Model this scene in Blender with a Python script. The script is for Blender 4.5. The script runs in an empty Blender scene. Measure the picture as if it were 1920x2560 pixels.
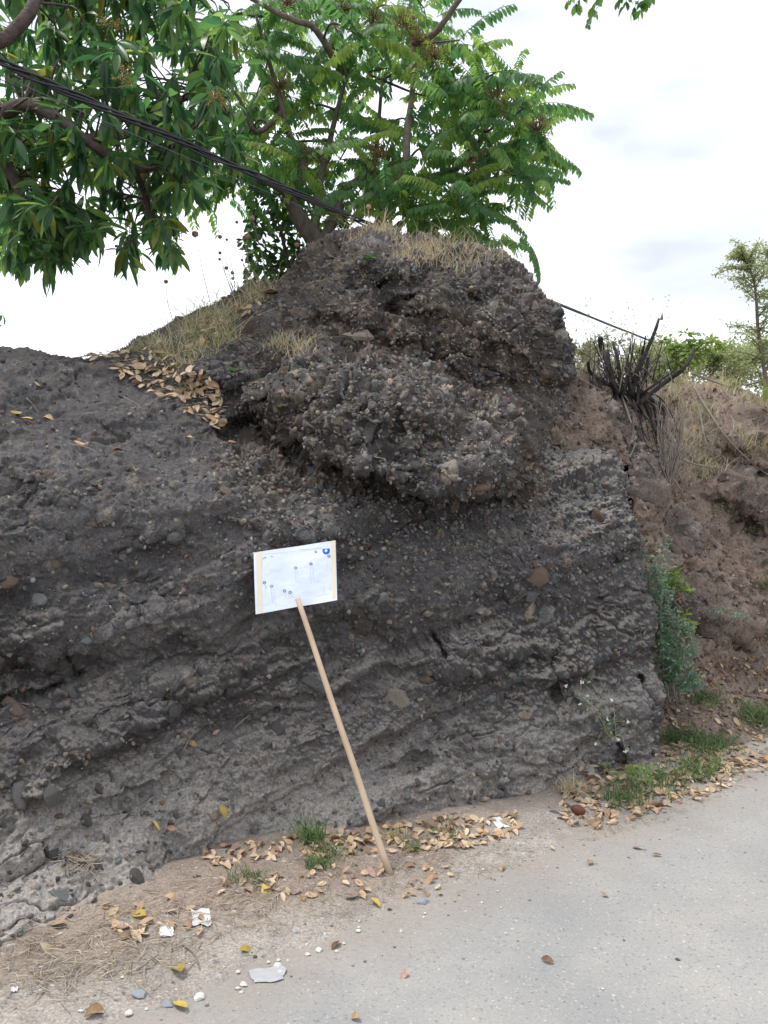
import bpy, math, random
import numpy as np
from mathutils import Vector, Matrix, Quaternion

# ------------------------------------------------------------------ camera, sky, sun, exposure
R = math.radians
sc = bpy.context.scene
col = sc.collection
F = 1971.0            # focal length in photo pixels (photo 1920 x 2560)
CX, CY, CAMH = 960.0, 1280.0, 1.45
cam = bpy.data.cameras.new('camera')
cam.sensor_fit = 'VERTICAL'; cam.sensor_height = 36.0; cam.lens = 36.0*F/2560.0
cam.clip_start = 0.05; cam.clip_end = 3000
camo = bpy.data.objects.new('camera', cam); col.objects.link(camo)
camo.location = (0, 0, CAMH); camo.rotation_euler = (R(90), 0, 0)
sc.camera = camo

SUN_EL, SUN_AZ = 66.0, -88.0       # azimuth from +Y (view direction), negative = to the left
world = bpy.data.worlds.new('World'); sc.world = world; world.use_nodes = True
nt = world.node_tree; nt.nodes.clear()
N = nt.nodes.new; L = nt.links.new
out = N('ShaderNodeOutputWorld'); bg = N('ShaderNodeBackground'); L(bg.outputs[0], out.inputs[0])
sky = N('ShaderNodeTexSky'); sky.sky_type = 'NISHITA'; sky.sun_disc = False
sky.sun_elevation = R(SUN_EL); sky.sun_rotation = R(SUN_AZ); sky.air_density = 1.0; sky.dust_density = 2.0
tc = N('ShaderNodeTexCoord')
mp = N('ShaderNodeMapping'); mp.inputs['Scale'].default_value = (1.1, 1.1, 3.2); mp.inputs['Location'].default_value = (0.30, 0.0, 0.0)
L(tc.outputs['Generated'], mp.inputs[0])
nz = N('ShaderNodeTexNoise'); nz.inputs['Scale'].default_value = 1.5; nz.inputs['Detail'].default_value = 5; nz.inputs['Roughness'].default_value = 0.48
L(mp.outputs[0], nz.inputs['Vector'])
rp = N('ShaderNodeValToRGB'); L(nz.outputs[0], rp.inputs[0])          # cloud brightness
rp.color_ramp.elements[0].position = 0.36; rp.color_ramp.elements[0].color = (0.42, 0.45, 0.50, 1)
rp.color_ramp.elements[1].position = 0.53; rp.color_ramp.elements[1].color = (0.90, 0.945, 1.0, 1)
vd = N('ShaderNodeVectorMath'); vd.operation = 'SUBTRACT'; vd.inputs[1].default_value = (0.34, 0.87, 0.335); L(tc.outputs['Generated'], vd.inputs[0])   # a grey cloud bank to the right
vs_ = N('ShaderNodeVectorMath'); vs_.operation = 'MULTIPLY'; vs_.inputs[1].default_value = (2.6, 1.0, 6.0); L(vd.outputs[0], vs_.inputs[0])
vl = N('ShaderNodeVectorMath'); vl.operation = 'LENGTH'; L(vs_.outputs[0], vl.inputs[0])
va_ = N('ShaderNodeMath'); va_.operation = 'MULTIPLY_ADD'; va_.inputs[1].default_value = 1.3; L(nz.outputs[0], va_.inputs[0]); L(vl.outputs['Value'], va_.inputs[2])
vm = N('ShaderNodeMapRange'); vm.interpolation_type = 'SMOOTHSTEP'; vm.inputs['From Min'].default_value = 0.75; vm.inputs['From Max'].default_value = 1.75; vm.inputs['To Min'].default_value = 0.66; vm.inputs['To Max'].default_value = 1.0; L(va_.outputs[0], vm.inputs[0])
cb = N('ShaderNodeVectorMath'); cb.operation = 'SCALE'; L(rp.outputs[0], cb.inputs[0]); L(vm.outputs[0], cb.inputs['Scale'])
cs = N('ShaderNodeMix'); cs.data_type = 'RGBA'; cs.blend_type = 'MULTIPLY'; cs.inputs[0].default_value = 1
L(cb.outputs[0], cs.inputs[6]); cs.inputs[7].default_value = (10.0, 10.0, 10.0, 1)   # clouds in the sky texture's own units
mx = N('ShaderNodeMix'); mx.data_type = 'RGBA'; mx.inputs[0].default_value = 0.90
L(sky.outputs[0], mx.inputs[6]); L(cs.outputs[2], mx.inputs[7])
L(mx.outputs[2], bg.inputs[0]); bg.inputs[1].default_value = 0.082

sun = bpy.data.lights.new('sun', 'SUN'); sun.energy = 1.5; sun.angle = R(14); sun.color = (1, 0.97, 0.93)
suno = bpy.data.objects.new('sun', sun); col.objects.link(suno)
sd = Vector((math.sin(R(SUN_AZ))*math.cos(R(SUN_EL)), math.cos(R(SUN_AZ))*math.cos(R(SUN_EL)), math.sin(R(SUN_EL))))
suno.rotation_euler = (-sd).to_track_quat('-Z', 'Y').to_euler()
sc.view_settings.view_transform = 'Standard'; sc.view_settings.look = 'None'
sc.view_settings.exposure = 1.15; sc.view_settings.gamma = 1.0; sc.view_settings.use_curve_mapping = False
sc.cycles.use_denoising = True
sc.cycles.max_bounces = 6; sc.cycles.transparent_max_bounces = 8

rng = random.Random(7); nr = np.random.RandomState(11)

# ------------------------------------------------------------------ helpers
def at(px, py, Y): return Vector(((px-CX)/F*Y, Y, CAMH-(py-CY)/F*Y))

def tag(o, label=None, cat=None, group=None, kind=None):
    if label: o['label'] = label
    if cat: o['category'] = cat
    if group: o['group'] = group
    if kind: o['kind'] = kind
    return o

def empty(name, loc=(0, 0, 0)):
    o = bpy.data.objects.new(name, None); col.objects.link(o); o.location = loc; o.empty_display_size = 0.05
    return o

def link(name, me, parent=None, world_pts=True):
    o = bpy.data.objects.new(name, me); col.objects.link(o)
    if parent is not None:
        o.parent = parent
        if world_pts: o.location = -Vector(parent.location)
    return o

def np_mesh(name, V, Fc, mat, smooth=True, cols=None, rnd=None):
    """V (n,3); Fc (m,3) or (m,4) arrays, or a list of such arrays"""
    V = np.asarray(V, dtype=np.float32)
    if not isinstance(Fc, list): Fc = [Fc]
    Fc = [np.asarray(f, dtype=np.int32) for f in Fc if len(f)]
    loops = np.concatenate([f.ravel() for f in Fc])
    tot = np.concatenate([np.full(len(f), f.shape[1], np.int32) for f in Fc])
    start = np.concatenate([[0], np.cumsum(tot)[:-1]]).astype(np.int32)
    me = bpy.data.meshes.new(name)
    me.vertices.add(len(V)); me.vertices.foreach_set('co', V.ravel())
    me.loops.add(len(loops)); me.loops.foreach_set('vertex_index', loops)
    me.polygons.add(len(tot)); me.polygons.foreach_set('loop_start', start); me.polygons.foreach_set('loop_total', tot)
    if smooth: me.polygons.foreach_set('use_smooth', np.ones(len(tot), dtype=bool))
    if cols is not None:
        a = me.attributes.new('col', 'FLOAT_COLOR', 'POINT')
        c = np.ones((len(V), 4), np.float32); c[:, :3] = cols; a.data.foreach_set('color', c.ravel())
    if rnd is not None:
        a = me.attributes.new('rnd', 'FLOAT', 'POINT'); a.data.foreach_set('value', np.asarray(rnd, np.float32))
    me.update(calc_edges=True); me.validate()
    if mat: me.materials.append(mat)
    return me

class MB:
    """collects geometry, builds one mesh object"""
    def __init__(s): s.v = []; s.f = []; s.r = []
    def add(s, vs, fs, r=0.0):
        b = len(s.v); s.v += [tuple(x) for x in vs]; s.f += [tuple(i+b for i in f) for f in fs]; s.r += [r]*len(vs)
    def tube(s, pts, rad, n=7, r=0.0, cap=True, wob=0.0):
        pts = [Vector(p) for p in pts]; b = len(s.v); k = len(pts)
        if not isinstance(rad, (list, tuple)): rad = [rad]*k
        up = None
        for i, p in enumerate(pts):
            t = (pts[min(i+1, k-1)]-pts[max(i-1, 0)]).normalized()
            if up is None: up = t.orthogonal().normalized()
            up = (up - t*up.dot(t))
            up = up.normalized() if up.length > 1e-6 else t.orthogonal().normalized()
            w = t.cross(up)
            for j in range(n):
                a = 2*math.pi*j/n; q = rad[i]*(1+rng.uniform(-wob, wob))
                s.v.append(tuple(p+up*(math.cos(a)*q)+w*(math.sin(a)*q))); s.r.append(r)
        for i in range(k-1):
            for j in range(n):
                s.f.append((b+i*n+j, b+i*n+(j+1) % n, b+(i+1)*n+(j+1) % n, b+(i+1)*n+j))
        if cap:
            s.f.append(tuple(b+j for j in range(n))[::-1]); s.f.append(tuple(b+(k-1)*n+j for j in range(n)))
    def mesh(s, name, mat, smooth=True):
        me = bpy.data.meshes.new(name); me.from_pydata(s.v, [], s.f)
        a = me.attributes.new('rnd', 'FLOAT', 'POINT'); a.data.foreach_set('value', np.asarray(s.r, np.float32))
        if smooth: me.polygons.foreach_set('use_smooth', [True]*len(me.polygons))
        me.update()
        if mat: me.materials.append(mat)
        return me
    def build(s, name, mat, parent=None, smooth=True): return link(name, s.mesh(name, mat, smooth), parent)

def smooth_path(pts, n=5):
    """Catmull-Rom through pts"""
    pts = [Vector(p) for p in pts]
    if len(pts) < 3: return [pts[0].lerp(pts[1], i/n) for i in range(n+1)]
    P = [pts[0]*2-pts[1]]+pts+[pts[-1]*2-pts[-2]]; o = []
    for i in range(1, len(P)-2):
        for k in range(n):
            t = k/n; a, b, c, d = P[i-1], P[i], P[i+1], P[i+2]
            o.append(0.5*((2*b)+(c-a)*t+(2*a-5*b+4*c-d)*t*t+(3*b-a-3*c+d)*t**3))
    o.append(pts[-1]); return o

def taper(n, a, b): return [a+(b-a)*i/(n-1) for i in range(n)]

# ---- numpy noise
def h3(ix, iy, iz, seed):
    h = (ix.astype(np.uint32)*np.uint32(374761393) + iy.astype(np.uint32)*np.uint32(668265263) + iz.astype(np.uint32)*np.uint32(2246822519) + np.uint32((seed*3266489917) & 0xffffffff))
    h = (h ^ (h >> np.uint32(13)))*np.uint32(1274126177); h ^= h >> np.uint32(16)
    h = h*np.uint32(2654435761); h ^= h >> np.uint32(15)
    return h
def h01(h, k):
    h = (h+np.uint32(k*0x9E3779B9 & 0xffffffff))*np.uint32(2246822519); h ^= h >> np.uint32(13); h = h*np.uint32(3266489917); h ^= h >> np.uint32(16)
    return (h & np.uint32(0xffffff)).astype(np.float32)/np.float32(16777216.0)
def vnoise(P, seed):
    P = np.asarray(P, np.float32); I = np.floor(P); f = P-I; I = I.astype(np.int32).astype(np.uint32); f = f*f*f*(f*(f*6-15)+10)
    k = (374761393, 668265263, 2246822519)
    H = [[I[:, a]*np.uint32(k[a]) for a in range(3)]]; H.append([H[0][a]+np.uint32(k[a]) for a in range(3)])
    sd = np.uint32((seed*3266489917+12345) & 0xffffffff)
    def cor(a, b, c):
        h = H[a][0]+H[b][1]+H[c][2]+sd; h ^= h >> np.uint32(13); h *= np.uint32(1274126177); h ^= h >> np.uint32(16); h *= np.uint32(2654435761); h ^= h >> np.uint32(15)
        return h.astype(np.float32)
    def lp(a, b, t): return a+(b-a)*t
    fx, fy, fz = f[:, 0], f[:, 1], f[:, 2]
    r = lp(lp(lp(cor(0, 0, 0), cor(1, 0, 0), fx), lp(cor(0, 1, 0), cor(1, 1, 0), fx), fy), lp(lp(cor(0, 0, 1), cor(1, 0, 1), fx), lp(cor(0, 1, 1), cor(1, 1, 1), fx), fy), fz)
    return r*np.float32(2/4294967296.0)-1
def fbm(P, scale, seed, octv=4, gain=0.5):
    r = 0; a = 1.0; s = scale; tot = 0
    for o in range(octv):
        r = r+a*vnoise(P*s+17.3*o, seed+o); tot += a; a *= gain; s *= 2.03
    return r/tot
def clasts(P, size, presence, seed, flat=0.75, ang=True):
    """embedded stones: height over the matrix (metres), random id values, mask"""
    Q = (P/size).astype(np.float32); I0 = np.floor(Q).astype(np.int32); n = len(P)
    best = np.zeros(n, np.float32); bid = np.zeros((n, 3), np.float32)
    for dx in (-1, 0, 1):
        for dy in (-1, 0, 1):
            for dz in (-1, 0, 1):
                I = I0+np.array([dx, dy, dz], np.int32); h = h3(I[:, 0], I[:, 1], I[:, 2], seed)
                k = np.where(h01(h, 5) < presence)[0]; h = h[k]
                v = np.stack([Q[k, a]-I[k, a]-(0.2+0.6*h01(h, 2+a)) for a in range(3)], 1); rr = 0.26+0.30*h01(h, 6); d2 = (v*v).sum(1)
                w = np.where(d2 < rr*rr)[0]
                if not len(w): continue
                k, h, v, rr, d2 = k[w], h[w], v[w], rr[w], d2[w]
                a = np.stack([h01(h, 8+q)-0.5 for q in range(3)], 1); a /= np.linalg.norm(a, axis=1, keepdims=True)+1e-6
                va = (v*a).sum(1); d2 = (d2+(1.0+1.8*h01(h, 12))*va*va)/(rr*rr); z = np.sqrt(np.clip(1-d2, 0, 1))
                if ang:
                    for q in (20, 30, 40):
                        b = np.stack([h01(h, q+c)-0.5 for c in range(3)], 1); b /= np.linalg.norm(b, axis=1, keepdims=True)+1e-6
                        z = np.minimum(z, np.clip((0.55-(v*b).sum(1)/rr)*1.7, 0, 1))
                z = z*rr; w = np.where(z > best[k])[0]; k = k[w]
                best[k] = z[w]; bid[k] = np.stack([h01(h[w], 50), h01(h[w], 51), h01(h[w], 52)], 1)
    return np.minimum(best, 0.36)*size*flat, bid, best > 0.02

# ---- materials
def mat_new(name):
    m = bpy.data.materials.new(name); m.use_nodes = True; t = m.node_tree; p = t.nodes['Principled BSDF']
    return m, t, p
def noise_mat(name, stops, scale=8, detail=6, rough=0.9, bump=0.3, bscale=None, bdist=0.01, stretch=None, spec=0.25, rnd=False):
    m, t, p = mat_new(name); n = t.nodes.new; l = t.links.new
    co = n('ShaderNodeTexCoord'); src = co.outputs['Object']
    if stretch:
        mpn = n('ShaderNodeMapping'); mpn.inputs['Scale'].default_value = stretch; l(src, mpn.inputs[0]); src = mpn.outputs[0]
    a = n('ShaderNodeTexNoise'); a.inputs['Scale'].default_value = scale; a.inputs['Detail'].default_value = detail; a.inputs['Roughness'].default_value = 0.6; l(src, a.inputs['Vector'])
    r = n('ShaderNodeValToRGB'); l(a.outputs[0], r.inputs[0]); e = r.color_ramp.elements
    for i, (ps, c) in enumerate(stops):
        q = e[i] if i < 2 else e.new(ps)
        q.position = ps; q.color = (*c, 1)
    cout = r.outputs[0]
    if rnd:
        oi = n('ShaderNodeObjectInfo'); hs = n('ShaderNodeHueSaturation'); mr = n('ShaderNodeMapRange')
        mr.inputs['To Min'].default_value = 0.7; mr.inputs['To Max'].default_value = 1.25
        l(oi.outputs['Random'], mr.inputs[0]); l(mr.outputs[0], hs.inputs['Value']); l(cout, hs.inputs['Color']); cout = hs.outputs[0]
    l(cout, p.inputs['Base Color']); p.inputs['Roughness'].default_value = rough; p.inputs['Specular IOR Level'].default_value = spec
    if bump:
        b = n('ShaderNodeTexNoise'); b.inputs['Scale'].default_value = bscale or scale*4; b.inputs['Detail'].default_value = 5; l(src, b.inputs['Vector'])
        bp = n('ShaderNodeBump'); bp.inputs['Strength'].default_value = bump; bp.inputs['Distance'].default_value = bdist; l(b.outputs[0], bp.inputs['Height']); l(bp.outputs[0], p.inputs['Normal'])
    return m
def col_mat(name, rough=0.92, bump=0.5, bscale=90, bdist=0.006):
    """vertex colours (the stones' own colours) with fine grain"""
    m, t, p = mat_new(name); n = t.nodes.new; l = t.links.new
    a = n('ShaderNodeAttribute'); a.attribute_name = 'col'
    co = n('ShaderNodeTexCoord'); z = n('ShaderNodeTexNoise'); z.inputs['Scale'].default_value = bscale; z.inputs['Detail'].default_value = 6; z.inputs['Roughness'].default_value = 0.7
    l(co.outputs['Object'], z.inputs['Vector'])
    mr = n('ShaderNodeMapRange'); mr.inputs['From Min'].default_value = 0.3; mr.inputs['From Max'].default_value = 0.7; mr.inputs['To Min'].default_value = 0.5; mr.inputs['To Max'].default_value = 1.6
    l(z.outputs[0], mr.inputs[0])
    v = n('ShaderNodeVectorMath'); v.operation = 'SCALE'; l(a.outputs['Color'], v.inputs[0]); l(mr.outputs[0], v.inputs['Scale'])
    l(v.outputs[0], p.inputs['Base Color']); p.inputs['Roughness'].default_value = rough; p.inputs['Specular IOR Level'].default_value = 0.25
    bp = n('ShaderNodeBump'); bp.inputs['Strength'].default_value = bump; bp.inputs['Distance'].default_value = bdist; l(z.outputs[0], bp.inputs['Height']); l(bp.outputs[0], p.inputs['Normal'])
    return m
def leaf_mat(name, stops, trans=0.4, tcol=1.6, rough=0.4, spec=0.5):
    """stops: colours picked by a random value per leaf"""
    m, t, p = mat_new(name); n = t.nodes.new; l = t.links.new
    oi = n('ShaderNodeObjectInfo'); a = n('ShaderNodeAttribute'); a.attribute_name = 'rnd'
    ad = n('ShaderNodeMath'); ad.operation = 'ADD'; l(oi.outputs['Random'], ad.inputs[0]); l(a.outputs['Fac'], ad.inputs[1])
    fr = n('ShaderNodeMath'); fr.operation = 'FRACT'; l(ad.outputs[0], fr.inputs[0])
    r = n('ShaderNodeValToRGB'); l(fr.outputs[0], r.inputs[0]); e = r.color_ramp.elements
    for i, (ps, c) in enumerate(stops):
        q = e[i] if i < 2 else e.new(ps)
        q.position = ps; q.color = (*c, 1)
    l(r.outputs[0], p.inputs['Base Color']); p.inputs['Roughness'].default_value = rough; p.inputs['Specular IOR Level'].default_value = spec
    if trans > 0:
        tr = n('ShaderNodeBsdfTranslucent'); hs = n('ShaderNodeHueSaturation'); hs.inputs['Value'].default_value = tcol; hs.inputs['Hue'].default_value = 0.485; hs.inputs['Saturation'].default_value = 1.1
        l(r.outputs[0], hs.inputs['Color']); l(hs.outputs[0], tr.inputs[0])
        mxs = n('ShaderNodeMixShader'); mxs.inputs[0].default_value = trans
        l(p.outputs[0], mxs.inputs[1]); l(tr.outputs[0], mxs.inputs[2]); l(mxs.outputs[0], t.nodes['Material Output'].inputs[0])
    return m
def plain(name, c, rough=0.7, spec=0.3):
    m, t, p = mat_new(name); p.inputs['Base Color'].default_value = (*c, 1); p.inputs['Roughness'].default_value = rough; p.inputs['Specular IOR Level'].default_value = spec
    return m

# ------------------------------------------------------------------ ground, road, verge
RA = np.array([-0.78, 2.23]); RD = np.array([0.794, 0.607]); RN = np.array([-0.607, 0.794])
def s_of(x, y): return (x-RA[0])*RN[0]+(y-RA[1])*RN[1]
def verge_z(x, y):
    x = np.asarray(x, np.float32); y = np.asarray(y, np.float32); s = s_of(x, y)
    P = np.stack([x, y, np.zeros_like(x)], -1).reshape(-1, 3)
    n = (fbm(P, 2.2, 5, 4).reshape(x.shape))*0.030 + (fbm(P, 17, 9, 3).reshape(x.shape))*0.010
    return 0.13*np.clip(s-0.05, -0.5, 0.22)+0.03*np.clip(s-0.27, 0, 3)+n*0.75-0.002
_gx = np.arange(-4.0, 7.0, 0.025); _gy = np.arange(1.2, 9.0, 0.025); _GX, _GY = np.meshgrid(_gx, _gy, indexing='ij'); _GZ = verge_z(_GX, _GY)
def verge_z1(x, y):
    i = min(max((x+4.0)/0.025, 0), len(_gx)-2); j = min(max((y-1.2)/0.025, 0), len(_gy)-2); a, b = int(i), int(j); u, v = i-a, j-b
    return float((_GZ[a, b]*(1-u)+_GZ[a+1, b]*u)*(1-v)+(_GZ[a, b+1]*(1-u)+_GZ[a+1, b+1]*u)*v)

M_ground = noise_mat('far_soil', [(0.3, (0.12, 0.09, 0.06)), (0.7, (0.22, 0.17, 0.11))], 2, bump=0.4)
gs = 900.0
g = link('ground', np_mesh('ground', [(-gs, -gs, -0.09), (gs, -gs, -0.09), (gs, gs, -0.09), (-gs, gs, -0.09)], np.array([[0, 1, 2, 3]]), M_ground)); tag(g, kind='structure')

def road_material():
    m, t, p = mat_new('worn_asphalt'); n = t.nodes.new; l = t.links.new
    co = n('ShaderNodeTexCoord').outputs['Object']
    def noise(sc_, det=5, ro=0.6):
        a = n('ShaderNodeTexNoise'); a.inputs['Scale'].default_value = sc_; a.inputs['Detail'].default_value = det; a.inputs['Roughness'].default_value = ro; l(co, a.inputs['Vector']); return a.outputs[0]
    def ramp(src, st):
        r = n('ShaderNodeValToRGB'); l(src, r.inputs[0]); e = r.color_ramp.elements
        for i, (ps, c) in enumerate(st):
            q = e[i] if i < 2 else e.new(ps)
            q.position = ps; q.color = (*c, 1) if len(c) == 3 else c
        return r.outputs[0]
    def mix(f, a, b, mode='MIX'):
        x = n('ShaderNodeMix'); x.data_type = 'RGBA'; x.blend_type = mode
        if isinstance(f, float): x.inputs[0].default_value = f
        else: l(f, x.inputs[0])
        for s_, q in ((6, a), (7, b)):
            if isinstance(q, tuple): x.inputs[s_].default_value = (*q, 1)
            else: l(q, x.inputs[s_])
        return x.outputs[2]
    base = ramp(noise(1.3), [(0.3, (0.245, 0.242, 0.24)), (0.7, (0.335, 0.326, 0.312))])
    fine = ramp(noise(85, 4, 0.75), [(0.3, (0.80, 0.80, 0.81)), (0.7, (1.13, 1.12, 1.1))])
    c = mix(0.75, base, fine, 'MULTIPLY')
    pt = n('ShaderNodeMapRange'); pt.inputs['From Min'].default_value = 0.48; pt.inputs['From Max'].default_value = 0.75; pt.inputs['To Max'].default_value = 0.45; l(noise(2.6, 6, 0.62), pt.inputs[0])
    c = mix(pt.outputs[0], c, (0.36, 0.325, 0.28))
    hts = []
    for scl, thr, pal in ((74, 0.22, [(0.0, (0.11, 0.12, 0.135)), (0.35, (0.17, 0.165, 0.16)), (0.6, (0.26, 0.225, 0.19)), (0.92, (0.40, 0.38, 0.35)), (1.0, (0.60, 0.58, 0.54))]),
                          (130, 0.42, [(0.0, (0.13, 0.135, 0.14)), (0.4, (0.22, 0.21, 0.20)), (0.75, (0.33, 0.30, 0.265)), (1.0, (0.55, 0.53, 0.50))])):
        vo = n('ShaderNodeTexVoronoi'); vo.inputs['Scale'].default_value = scl; l(co, vo.inputs['Vector'])
        sp = n('ShaderNodeSeparateColor'); l(vo.outputs['Color'], sp.inputs[0])
        pr = n('ShaderNodeMath'); pr.operation = 'LESS_THAN'; pr.inputs[1].default_value = thr; l(sp.outputs[1], pr.inputs[0])
        ds = n('ShaderNodeMapRange'); ds.inputs['From Min'].default_value = 0.30; ds.inputs['From Max'].default_value = 0.46; ds.inputs['To Min'].default_value = 1; ds.inputs['To Max'].default_value = 0; l(vo.outputs['Distance'], ds.inputs[0])
        mu = n('ShaderNodeMath'); mu.operation = 'MULTIPLY'; l(pr.outputs[0], mu.inputs[0]); l(ds.outputs[0], mu.inputs[1])
        sc2 = n('ShaderNodeMath'); sc2.operation = 'MULTIPLY'; sc2.inputs[1].default_value = 0.55; l(mu.outputs[0], sc2.inputs[0])
        c = mix(sc2.outputs[0], c, ramp(sp.outputs[0], pal)); hts.append(mu.outputs[0])
    # dust blown in from the verge: s = signed distance to the road edge
    se = n('ShaderNodeSeparateXYZ'); l(co, se.inputs[0])
    def math_(op, a, b):
        x = n('ShaderNodeMath'); x.operation = op
        for i, q in enumerate((a, b)):
            if isinstance(q, (int, float)): x.inputs[i].default_value = q
            else: l(q, x.inputs[i])
        return x.outputs[0]
    s = math_('ADD', math_('MULTIPLY', math_('SUBTRACT', se.outputs[0], float(RA[0])), float(RN[0])), math_('MULTIPLY', math_('SUBTRACT', se.outputs[1], float(RA[1])), float(RN[1])))
    s2 = math_('ADD', s, math_('MULTIPLY', math_('SUBTRACT', noise(3.5), 0.5), 0.7))
    mr = n('ShaderNodeMapRange'); mr.inputs['From Min'].default_value = -0.36; mr.inputs['From Max'].default_value = 0.12; mr.inputs['To Max'].default_value = 0.85; l(s2, mr.inputs[0])
    c = mix(mr.outputs[0], c, ramp(noise(60, 5, 0.7), [(0.3, (0.215, 0.18, 0.15)), (0.7, (0.33, 0.285, 0.245))]))
    l(c, p.inputs['Base Color']); p.inputs['Roughness'].default_value = 0.85; p.inputs['Specular IOR Level'].default_value = 0.25
    hh = math_('ADD', math_('MULTIPLY', hts[0], 0.5), noise(130, 4, 0.7))
    bp = n('ShaderNodeBump'); bp.inputs['Strength'].default_value = 0.35; bp.inputs['Distance'].default_value = 0.003; l(hh, bp.inputs['Height']); l(bp.outputs[0], p.inputs['Normal'])
    return m
def strip(name, s0, s1, t0, t1, ns, ntt, zf, mat, cols=None):
    ss = np.linspace(s0, s1, ns); tt = np.linspace(t0, t1, ntt); S, T = np.meshgrid(ss, tt, indexing='ij')
    X = RA[0]+RN[0]*S+RD[0]*T; Y = RA[1]+RN[1]*S+RD[1]*T; Z = zf(X, Y)
    V = np.stack([X, Y, Z], -1).reshape(-1, 3); i = np.arange(ns*ntt).reshape(ns, ntt)
    Q = np.stack([i[:-1, :-1], i[:-1, 1:], i[1:, 1:], i[1:, :-1]], -1).reshape(-1, 4)[:, ::-1]
    return link(name, np_mesh(name, V, Q, mat, cols=cols(V) if cols else None))
def road_z(X, Y): return X*0.0
M_road = road_material()
road = strip('road', -7.0, 0.45, -40, 40, 40, 300, road_z, M_road); tag(road, kind='structure')
def verge_cols(V):
    n1 = fbm(V, 1.6, 21, 4); n2 = fbm(V, 14, 22, 4); _, ci, cm = clasts(V, 0.022, 0.35, 44)
    a = np.array([0.225, 0.175, 0.14]); b = np.array([0.33, 0.275, 0.23]); d = np.array([0.13, 0.10, 0.08])
    w = np.clip(0.5+0.9*n1+0.5*n2, 0, 1)[:, None]; c = a*(1-w)+b*w
    w = np.clip(-0.4+1.6*fbm(V, 5, 25, 3), 0, 0.8)[:, None]; c = c*(1-w)+d*w
    w = np.clip(1-s_of(V[:, 0], V[:, 1])/0.42+0.5*n1, 0, 0.75)[:, None]; c = c*(1-w)+np.array([0.30, 0.272, 0.245])*(1+0.25*n2[:, None])*w
    g = 0.14+0.34*ci[:, :1]**2; c = np.where(cm[:, None], g*np.array([1.0, 0.96, 0.92]), c)
    return c
def verge_zz(X, Y):
    P = np.stack([X, Y, X*0], -1).reshape(-1, 3).astype(np.float32)
    h, _, _ = clasts(P, 0.022, 0.35, 44); return verge_z(X, Y)+h.reshape(X.shape)*0.6
M_verge = col_mat('verge_dirt', bump=0.7, bscale=120, bdist=0.006)
verge = strip('verge', -0.35, 1.5, -2.6, 6.0, 250, 800, verge_zz, M_verge, verge_cols); tag(verge, kind='structure')
verge2 = strip('roadside', -0.35, 6.0, -40, -2.6, 40, 120, verge_z, M_ground); tag(verge2, kind='structure')
verge3 = strip('roadside', -0.35, 6.0, 6.0, 40, 40, 120, verge_z, M_ground); tag(verge3, kind='structure')

# ------------------------------------------------------------------ rock outcrop and earth bank: surveyed points -> surfaces
def tps(ctrl):
    C = np.array(ctrl, float); X = C[:, :2]/500.0; y = C[:, 2]; n = len(X)
    def phi(r2): return 0.5*r2*np.log(r2+1e-9)
    K = phi(((X[:, None]-X[None])**2).sum(-1))+np.eye(n)*0.004; Pm = np.c_[np.ones(n), X]
    A = np.zeros((n+3, n+3)); A[:n, :n] = K; A[:n, n:] = Pm; A[n:, :n] = Pm.T
    w = np.linalg.solve(A, np.r_[y, 0, 0, 0])
    def ev(px, py):
        Q = np.stack([px, py], -1)/500.0; r = w[n]+Q[:, 0]*w[n+1]+Q[:, 1]*w[n+2]
        for i in range(n): r = r+w[i]*phi(((Q-X[i])**2).sum(-1))
        return r
    return ev
def seg_dist(px, py, line):
    d = np.full(px.shape, 1e9)
    for (x0, y0), (x1, y1) in zip(line[:-1], line[1:]):
        dx, dy = x1-x0, y1-y0; t = np.clip(((px-x0)*dx+(py-y0)*dy)/(dx*dx+dy*dy+1e-9), 0, 1)
        d = np.minimum(d, np.hypot(px-x0-t*dx, py-y0-t*dy))
    return d
def inside(px, py, poly):
    r = np.zeros(px.shape, bool); n = len(poly)
    for i in range(n):
        x0, y0 = poly[i]; x1, y1 = poly[(i+1) % n]
        if y0 == y1: continue
        c = ((y0 > py) != (y1 > py)) & (px < (x1-x0)*(py-y0)/(y1-y0)+x0); r ^= c
    return r
def sstep(a, b, x): t = np.clip((x-a)/(b-a), 0, 1); return t*t*(3-2*t)

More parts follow.
